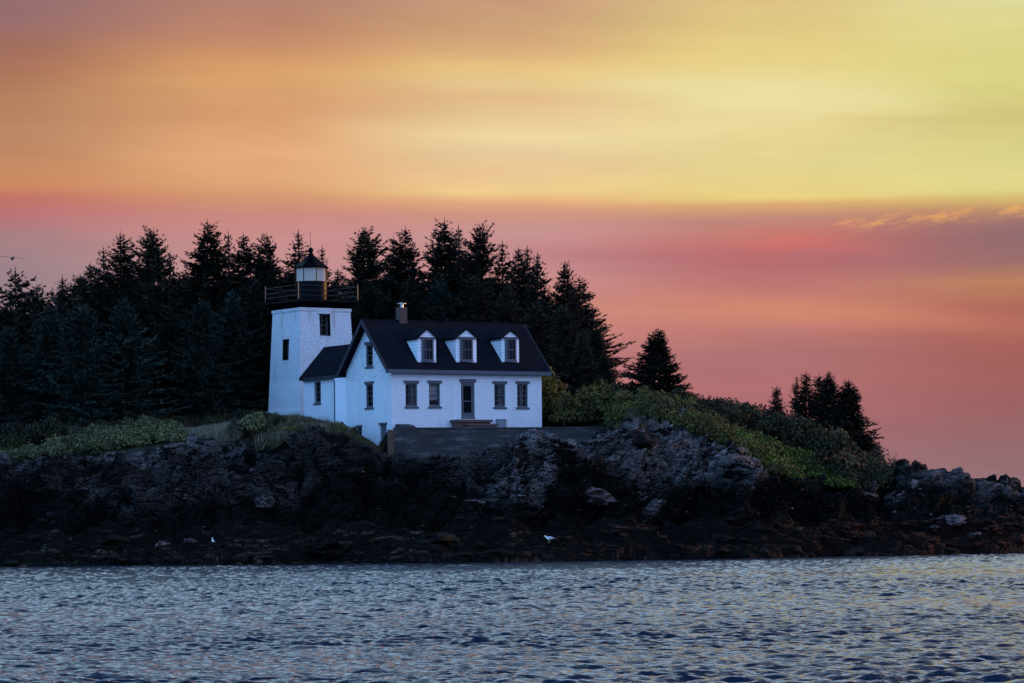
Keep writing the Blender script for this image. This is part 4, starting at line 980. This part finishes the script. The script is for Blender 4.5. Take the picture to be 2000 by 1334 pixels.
def thicket(name, label, regions, mat, seed, leaf=.085, per=1.7):
    r = np.random.default_rng(seed); bl = []
    for (p0, p1, f0, f1, n, r0, r1, hz) in regions:
        for _ in range(n):
            px = r.uniform(p0, p1); t = (px-p0)/(p1-p0); Y = r.uniform(f0[0]*(1-t)+f0[1]*t, f1[0]*(1-t)+f1[1]*t)
            x, y, z = gpos(px, Y); rx = r.uniform(r0, r1); bl.append((x, y, z+rx*.1, rx, rx*hz))
    V, Q, tn = leaf_blobs(bl, per, leaf, seed)
    o = mesh_obj(name, V, Q, M[mat], attrs={'tone': tn}); return tag(o, label, None, None, 'stuff')
# regions: px range, near Y (left, right), far Y (left, right), count, radius range, height factor
thicket('shrub_bank', 'pale green low shrub bank on the cliff edge at left', [(0, 130, (195.5, 194.5), (197, 199), 50, .3, .7, .9), (110, 345, (194, 195.5), (200, 200), 90, .35, 1.15, .95), (150, 300, (199, 199), (203, 203), 50, .6, 1.0, 1.1), (-200, 20, (196, 196), (199, 199), 40, .4, .7, 1)], 'bush_green', 21)
thicket('dark_undergrowth', 'dark undergrowth below the forest edge', [(-200, 350, (203, 203), (210, 210), 120, .6, 1.2, 1.0), (350, 520, (209, 209), (214, 214), 50, .6, 1.0, .8), (1060, 1230, (206, 206), (214, 214), 70, .8, 1.5, 1.2)], 'bush_dark', 22)
thicket('hillside_thicket', 'dense dark thicket over the crest of the right hillside', [(1215, 1330, (203, 203), (208, 208), 45, .5, 1.5, 1.1), (1330, 1700, (200, 203), (209, 209), 135, .6, 1.6, 1.05), (1560, 1730, (199, 200), (205, 206), 50, .5, 1.4, 1.15)], 'bush_dark', 23)
thicket('olive_bramble', 'olive bramble running down the slope beside the pale rock ridge', [(1205, 1300, (197, 199), (203, 204), 60, .4, 1.3, 1.0), (1270, 1420, (195.8, 195.3), (203, 200), 120, .35, 1.1, .95), (1400, 1520, (195.0, 195.0), (200, 199), 90, .3, .95, .8)], 'bush_olive', 24)
thicket('fern_slope', 'bright green fern bank low on the right slope', [(1440, 1560, (195, 196.5), (198.5, 200), 110, .3, .85, .8), (1540, 1725, (198.0, 200.8), (200.5, 202.8), 120, .3, .8, .85)], 'bush_lime', 25)
thicket('rusty_thicket', 'rust coloured scrub around the foot of the bare shrub', [(1690, 1765, (199.5, 201), (204, 203.5), 60, .35, .7, .9)], 'bush_rust', 26)
# single bushes
BV = {}
for mk, sd_, leaf in (('bush_green', 31, .1), ('bush_dark', 32, .12), ('bush_olive', 33, .11), ('bush_rust', 34, .1), ('bush_lime', 35, .1)):
    r = np.random.default_rng(sd_); bl = [(0, 0, .35, .75, .8)]+[(r.normal(0, .45), r.normal(0, .45), r.uniform(.2, .95), r.uniform(.3, .55), r.uniform(.3, .5)) for _ in range(9)]
    V, Q, tn = leaf_blobs(bl, 4.5, leaf*.6, sd_)
    o = mesh_obj('foliage', V, Q, M[mk], attrs={'tone': tn}); sm = MB()
    for k in range(7): a = r.uniform(0, 6.28); sm.tube([(0, 0, -.3), (.3*math.cos(a), .3*math.sin(a), .4), (.6*math.cos(a), .6*math.sin(a), 1.0)], [.03, .02, .008], 4)
    s = sm.build('stem', M['twig'], fix=False)
    BV[mk] = (o.data, s.data); bpy.data.objects.remove(o); bpy.data.objects.remove(s)
bushes = [
 (498, 194.8, 1.35, 'bush_green', 'feathery green bush at the left foot of the tower slope', 1),
 (468, 196, .9, 'bush_green', 'small green bush between straw grass and the feathery bush', .9),
 (545, 197, .75, 'bush_green', 'low bush just under the tower plinth', .8),
 (85, 200.5, 1.7, 'bush_dark', 'large dark round bush behind the left shrub bank', 1),
 (190, 198, 1.25, 'bush_green', 'bright green bush topping the left shrub bank', 1),
 (290, 199, 1.35, 'bush_green', 'roundest bush at the right end of the shrub bank', 1),
 (575, 193.0, .55, 'bush_olive', 'low olive bush at the rock edge below the tower', .7),
 (625, 192.6, .6, 'bush_dark', 'dark low bush at the rock edge left of the ell', .7),
 (665, 196.5, .6, 'bush_olive', 'olive bush right at the bottom of the clapboard corner', .9),
 (522, 199, .8, 'bush_dark', 'dark bush behind the feathery bush against the tower', .8),
 (705, 196.5, .4, 'bush_green', 'small green bush under the basement window', .8),
 (690, 198.5, .5, 'bush_olive', 'small weed bush at the foot of the clapboard ell', .9),
 (1075, 206.5, 2.1, 'bush_olive', 'tall olive shrub touching the right corner of the cottage', 1.35),
 (1560, 201.5, 2.1, 'bush_dark', 'big dark mound of scrub in front of the sparse spruces', .95),
 (1500, 201.5, 1.7, 'bush_dark', 'dark mound of scrub left of the sparse spruces on the hillside', .9),
 (1440, 201, 1.6, 'bush_dark', 'dark bush in the middle of the hillside crest', 1),
 (1330, 203.5, 1.5, 'bush_dark', 'dark bush at the right foot of the lone broad spruce', .9),
 (1262, 201, 1.3, 'bush_olive', 'rounded olive bush below the lone broad spruce', 1),
 (1320, 198.5, 1.0, 'bush_olive', 'small olive bush above the pale rock ridge', 1),
 (1105, 204.0, 1.4, 'bush_olive', 'lit bush on the terrace just right of the cottage', 1.1),
 (1150, 204, 1.2, 'bush_olive', 'middle bush behind the right half of the concrete wall', 1),
 (1190, 204, 1.8, 'bush_olive', 'high bush where the concrete wall meets the slope', 1.1),
 (1225, 206, 1.6, 'bush_olive', 'olive bush at the upper left of the right slope', 1),
 (1630, 201.2, 2.3, 'bush_rust', 'round russet bush in front of the outermost spruce', 1),
 (1682, 201.5, 1.9, 'bush_rust', 'reddish bush at the right foot of the outermost spruce', 1),
 (1545, 200.3, .8, 'bush_rust', 'small orange tinted bush amid the bright fern bank', .9),
 (1410, 199, .8, 'bush_rust', 'small reddish bush on the dark part of the slope', .9),
 (1790, 201.2, .42, 'bush_dark', 'tiny dark shrub on the skyline rocks at right', 1),
 (1838, 203, .3, 'bush_dark', 'tiny flat shrub on the rocks right of the other tiny one', .6)]
for px, Y, s, mk, lb_, hz in bushes:
    x, y, z = gpos(px, Y); z = surf(px, Y) if px > 1700 else z
    o = empty('bush', (x, y, z-.05), rng.uniform(0, 6), lb_, 'bush'); o.scale = (s, s, s*hz)
    for nm_, me in (('foliage', BV[mk][0]), ('stem', BV[mk][1])):
        p = bpy.data.objects.new(nm_, me); COL.objects.link(p); p.parent = o
# bare shrub
r = random.Random(3)
mb = MB()
def branch(p, d, L, rad_, dep):
    q = p+d*L; m = p+d*L*.5+Vector((r.uniform(-.06, .06), r.uniform(-.06, .06), 0)); mb.tube([p, m, q], [rad_, rad_*.8, rad_*.6], 5)
    if dep == 0: return
    for k in range(r.choice((2, 2, 3))):
        branch(q, (d+Vector((r.uniform(-.6, .6), r.uniform(-.5, .5), r.uniform(-.05, .3)))).normalized(), L*r.uniform(.55, .8), rad_*.6, dep-1)
for a in (-.25, .15, .4): branch(Vector((0, 0, -.3)), Vector((a, r.uniform(-.2, .2), 1)).normalized(), .95, .035, 4)
x, y, z = gpos(1722, 201.5)
o = mb.build('bare_shrub', M['twig'], fix=False); o.location = (x, y, z); tag(o, 'leafless forked shrub on the slope right of the outermost spruce', 'shrub')

# grass
def grass(name, label, regions, mat, seed):
    r = np.random.default_rng(seed); B = []; Hh = []
    for p0, p1, y0, y1, n, h in regions:
        px = r.uniform(p0, p1, n); Y = r.uniform(y0, y1, n)
        for a, b in zip(px, Y): B.append(gpos(a, b)); Hh.append(h*r.uniform(.5, 1.3))
    B = np.array(B); Hh = np.array(Hh)[:, None]; n = len(B); a = r.uniform(0, 6.28, n)
    Hh = Hh*np.clip(1+1.1*fbm(B*np.array([.9, .5, 0]), 3, seed), .25, 2.2)[:, None]
    w = np.stack([np.cos(a), np.sin(a), a*0], 1)*.022; lean = np.stack([r.normal(.1, .25, n), r.normal(0, .25, n), np.ones(n)], 1)*Hh
    B[:, 2] -= .08
    V = np.stack([B-w, B+w, B+lean*.6+w*.6, B+lean], 1).reshape(-1, 3); k = np.arange(n)*4
    o = mesh_obj(name, V, np.stack([k, k+1, k+2, k+3], 1), M[mat], attrs={'tone': np.repeat(r.random(n), 4)}); return tag(o, label, None, None, 'stuff')
grass('straw_grass', 'pale straw grass on the flat between shrub bank and tower', [(335, 480, 195, 205, 9000, .35), (425, 470, 194.3, 196, 2500, .75)], 'straw', 41)
grass('knoll_straw', 'pale seed heads and straw tufts on the knoll below the tower', [(500, 660, 192, 207, 1800, .45), (540, 650, 191.5, 194, 900, .45)], 'straw', 43)
grass('slope_grass', 'olive grass on the knoll below tower and ell', [(500, 665, 192.0, 210, 40000, .26), (640, 745, 194, 200, 5000, .3), (530, 660, 191.5, 194, 5000, .45), (1215, 1260, 193, 198, 1500, .3)], 'grass', 42)

# ------------------------------------------------------------------ boulders
RV = []
for sd_ in range(6):
    bm = bmesh.new(); bmesh.ops.create_icosphere(bm, subdivisions=5, radius=1)
    V = np.array([v.co[:] for v in bm.verts]); c = cells(V*np.array([.9, .9, 1.3])+sd_*7.7, 100+sd_); c2_ = cells(V*2.4+sd_*3.1, 130+sd_)
    d = .32*c[2]+.22*(c[3]-.5)+.16*c2_[2]+.10*(c2_[3]-.5)+.08*fbm(V*5, 3, sd_)
    V2 = V*(1+d)[:, None]; V2[:, 2] *= .72
    for v, q in zip(bm.verts, V2): v.co = q
    me = bpy.data.meshes.new('boulder'); bm.to_mesh(me); bm.free(); RV.append(me)
RM = {}
def boulder(px, py, w, hgt, mk, label, group='boulders along the shore', sink=.6, v=None, name='boulder'):
    p = seat(px, py); v = int(rng.integers(0, 6)) if v is None else v
    if (v, mk) not in RM: me = RV[v].copy(); me.materials.append(M[mk]); RM[(v, mk)] = me
    o = bpy.data.objects.new(name, RM[(v, mk)]); COL.objects.link(o)
    ppm = F/p[1]; sx_ = w/2/ppm; sz_ = hgt/2/ppm/.72
    o.location = (float(p[0]), float(p[1]), float(p[2])-sz_*.72*sink+.05); o.scale = (sx_, sx_*rng.uniform(.7, 1.0), sz_); o.rotation_euler = (rng.uniform(-.2, .2), rng.uniform(-.2, .2), rng.uniform(0, 6.28) if w/hgt < 1.6 else rng.uniform(-.3, .3))
    return tag(o, label, 'boulder', group)
bl = [
 (1000, 885, 75, 50, 'rock_dark', 'big dark round outcrop boulder before the middle of the concrete wall'),
 (1135, 890, 60, 40, 'rock_pale', 'grey boulder below the right half of the concrete wall'),
 (1250, 852, 60, 30, 'rock_dark', 'dark boulder capping the right end of the concrete wall'),
 (1265, 975, 55, 48, 'rock_pale', 'pale rounded boulder low on the dark cliff right of centre'),
 (1150, 962, 90, 34, 'rock_pale', 'long grey fan shaped rock below the middle cliff'),
 (925, 980, 44, 14, 'rock_pale', 'flat pale slab alone on the black rock below the house'),
 (1062, 945, 20, 12, 'rock_pale', 'small square pale stone on the dark slope under the wall'),
 (518, 975, 40, 26, 'rock_pale', 'light rock patch boulder low on the left headland'),
 (350, 970, 46, 12, 'rock_pale', 'flat pale slab on the shore below the left cleft'),
 (318, 1065, 38, 24, 'rock_pale', 'grey pointed stone on the tidal ledge left of the left gull'),
 (370, 1055, 24, 12, 'rock_pale', 'small grey stone between pointed stone and left gull'),
 (367, 1068, 24, 9, 'rock_pale', 'flat light stone just above the water left of centre'),
 (472, 1032, 34, 14, 'rock_dark', 'dark stone with light top up the shore from the left gull'),
 (1765, 925, 56, 52, 'rock_dark', 'high dark pointed boulder at the start of the right skyline'),
 (1785, 945, 44, 46, 'rock_pale', 'tall pale boulder leaning on the high dark boulder'),
 (1825, 945, 40, 34, 'rock_dark', 'dark boulder behind the tall pale one'),
 (1880, 945, 50, 34, 'rock_dark', 'dark boulder in the middle of the right skyline'),
 (1900, 942, 26, 22, 'rock_dark', 'small dark boulder left of the rounded skyline boulder'),
 (1940, 953, 58, 32, 'rock_pale', 'rounded grey boulder on the skyline near the right edge'),
 (1985, 958, 46, 30, 'rock_dark', 'dark boulder cut off by the right edge'),
 (1690, 968, 48, 14, 'rock_pale', 'bright flat slab on the beach below the fern bank'),
 (1762, 968, 28, 18, 'rock_pale', 'small pale stone at the foot of the tall pale boulder'),
 (1640, 966, 26, 12, 'rock_pale', 'small pale stone left of the bright flat slab'),
 (1860, 1012, 54, 20, 'rock_pale', 'long grey boulder on the tidal flat at right'),
 (1810, 1020, 16, 8, 'rock_pale', 'bright wet pebble stone left of the long grey boulder'),
 (1825, 1030, 20, 8, 'rock_pale', 'bright wet stone below the long grey boulder'),
 (1905, 1044, 26, 10, 'rock_pale', 'bright flat stone low on the right tidal flat'),
 (850, 1052, 110, 46, 'rock_weed', 'wide humped ledge rock draped in rockweed below the house'),
 (640, 1075, 120, 40, 'rock_weed', 'broad weed covered mound at the water left of centre'),
 (215, 1055, 90, 38, 'rock_weed', 'weed covered mound on the left tidal flat'),
 (1415, 1055, 70, 34, 'rock_weed', 'weed hung rock right of the right gull'),
 (1770, 1058, 74, 42, 'rock_red', 'big red weed boulder at the right waterline'),
 (1850, 1062, 66, 28, 'rock_red', 'long low red weed boulder right of the big one'),
 (1930, 1030, 60, 30, 'rock_red', 'red weed boulder up the flat near the right edge'),
 (1985, 1055, 60, 44, 'rock_red', 'red weed boulder at the right edge of the photo'),
 (1700, 1030, 46, 24, 'rock_red', 'reddish boulder left of the bright wet stones'),
 (1800, 1045, 30, 18, 'rock_red', 'small reddish boulder between the bright stones and the big red one')]
for px, py, w, hg, mk, lb_ in bl: boulder(px, py, w, hg, mk, lb_)
# countless stones of the beach
r = np.random.default_rng(55); V_ = []; F_ = []; nb = 0
bm = bmesh.new(); bmesh.ops.create_icosphere(bm, subdivisions=2, radius=1); IV = np.array([v.co[:] for v in bm.verts]); IF = np.array([[v.index for v in f.verts] for f in bm.faces]); bm.free()
def rubble(name, label, n, p0, p1, k0, k1, s0, s1, mat):
    V_ = []; F_ = []
    for i in range(n):
        px = r.uniform(p0, p1); k = r.uniform(k0, k1); j = int(np.argmin(np.abs(cpx-px))); ii = int(np.argmin(np.abs(gr-k))); p = TZ[ii, j]
        s = s0+(s1-s0)*r.random()**3; v = IV*np.array([s*r.uniform(.8, 1.8), s, s*r.uniform(.4, .7)])*(1+.25*vnoise(IV*1.6+r.uniform(0, 50), 3))[:, None]
        a = r.uniform(0, 6.28); v = np.stack([v[:, 0]*math.cos(a)-v[:, 1]*math.sin(a), v[:, 0]*math.sin(a)+v[:, 1]*math.cos(a), v[:, 2]], 1)
        V_.append(v+p); F_.append(IF+i*len(IV))
    o = mesh_obj(name, np.concatenate(V_), np.concatenate(F_), M[mat]); tag(o, label, None, None, 'stuff')
rubble('beach_stones', 'scattered dark stones and rubble on the tidal flat', 700, -20, 2020, 1.2, 3.4, .05, .3, 'rock_weed')
rubble('red_weed_stones', 'stones with red weed on the right tidal flat', 350, 1600, 2040, 1.0, 3.0, .06, .36, 'rock_red')
rubble('waterline_stones', 'dark stones breaking the surface along the waterline', 260, -20, 2020, .75, 1.25, .08, .45, 'rock_weed')
rubble('pale_stones', 'scattered pale grey stones below the cliffs', 160, 300, 2020, 3.0, 4.6, .05, .2, 'rock_pale')

# ------------------------------------------------------------------ gulls
def gull_body(mb):
    pr = [(-.26, .015, .0), (-.20, .05, .005), (-.10, .085, .0), (0, .10, -.005), (.09, .09, 0), (.15, .06, .035), (.18, .045, .08), (.20, .05, .115), (.235, .045, .125), (.26, .022, .12)]
    vs = []; fs = []; n = 12
    for x, rr_, z in pr:
        for k in range(n): a = 2*math.pi*k/n; vs.append((x, rr_*math.cos(a)*.9, z+rr_*math.sin(a)))
    for i in range(len(pr)-1):
        for k in range(n): fs.append((i*n+k, i*n+(k+1) % n, (i+1)*n+(k+1) % n, (i+1)*n+k))
    fs += [tuple(range(n)), tuple(range((len(pr)-1)*n, len(pr)*n))]
    mb.add(vs, fs); return mb
def gull(px, py, label, rz, tilt=0, S=1.0):
    p = seat(px, py+5)
    o = empty('seagull', (float(p[0]), float(p[1]-.1), float(p[2])+.05), rz, label, 'bird', 'seagulls standing on the shore'); o.scale = (S, S, S)
    Mt = Matrix.Translation((0, 0, .27)) @ Matrix.Rotation(tilt, 4, 'Y')
    gull_body(MB(Mt)).build('body', M['gullw'], o, smooth=True)
    for sg in (-1, 1):
        MB(Mt).add([(.10, sg*.085, .04), (.0, sg*.105, .05), (-.16, sg*.085, .05), (-.36, sg*.03, .02), (-.14, sg*.092, -.02), (.02, sg*.105, -.02), (0, sg*.09, .0), (-.14, sg*.06, .0)], [(0, 1, 5), (1, 2, 4, 5), (2, 3, 4), (0, 5, 6), (5, 4, 7, 6), (4, 3, 7), (0, 6, 7, 3, 2, 1)]).build('wing', M['gullg'], o)
        MB().tube([(.02, sg*.035, .2), (.0, sg*.035, .0)], .009, 5).prism([(0, -.02+sg*.035), (.06, sg*.035-.03), (.06, sg*.035+.03)], -.0, .01, 'z').build('leg', M['gullb'], o)
    MB(Mt).tube([(.25, 0, .118), (.30, 0, .112), (.325, 0, .10)], [.014, .012, .003], 6).build('beak', M['gullb'], o)
    MB(Mt).add([(-.18, -.04, .0), (-.18, .04, .0), (-.34, .035, .0), (-.34, -.035, .0), (-.18, -.04, .015), (-.18, .04, .015), (-.34, .035, .01), (-.34, -.035, .01)], [(0, 3, 2, 1), (4, 5, 6, 7), (0, 1, 5, 4), (1, 2, 6, 5), (2, 3, 7, 6), (3, 0, 4, 7)]).build('tail', M['gullw'], o)
gull(1072, 1057, 'white seagull in side view standing on the weedy ledge right of centre', R(180))
gull(418, 1064, 'white upright seagull standing on the shore at left', R(235), -R(35))
p = W(24, 505, 190)
fg = empty('flying_seagull', tuple(float(v) for v in p), R(200), 'dark gliding seagull with spread wings in the sky at far left', 'bird')
gull_body(MB(Matrix.Translation((0, 0, 0)))).build('body', M['gulld'], fg, smooth=True)
for sg in (-1, 1):
    st_ = [(0, .0, .13, .0), (.18, .03, .15, .06), (.34, .06, .13, .085), (.52, .03, .09, .06), (.66, -.03, .04, .035), (.72, -.07, .012, .02)]
    vs = []; fs = []
    for y, x, ch_, z in st_: vs += [(x+ch_*.6, sg*y, z), (x, sg*y, z+.018), (x-ch_*.9, sg*y, z), (x, sg*y, z-.006)]
    for i in range(len(st_)-1):
        for k in range(4): fs.append((4*i+k, 4*i+(k+1) % 4, 4*i+4+(k+1) % 4, 4*i+4+k))
    fs += [(0, 1, 2, 3), tuple(range(4*len(st_)-4, 4*len(st_)))]
    MB().add(vs, fs).build('wing', M['gulld'], fg)
fg.rotation_euler = (R(8), 0, R(80))
print('objects', len(bpy.data.objects))
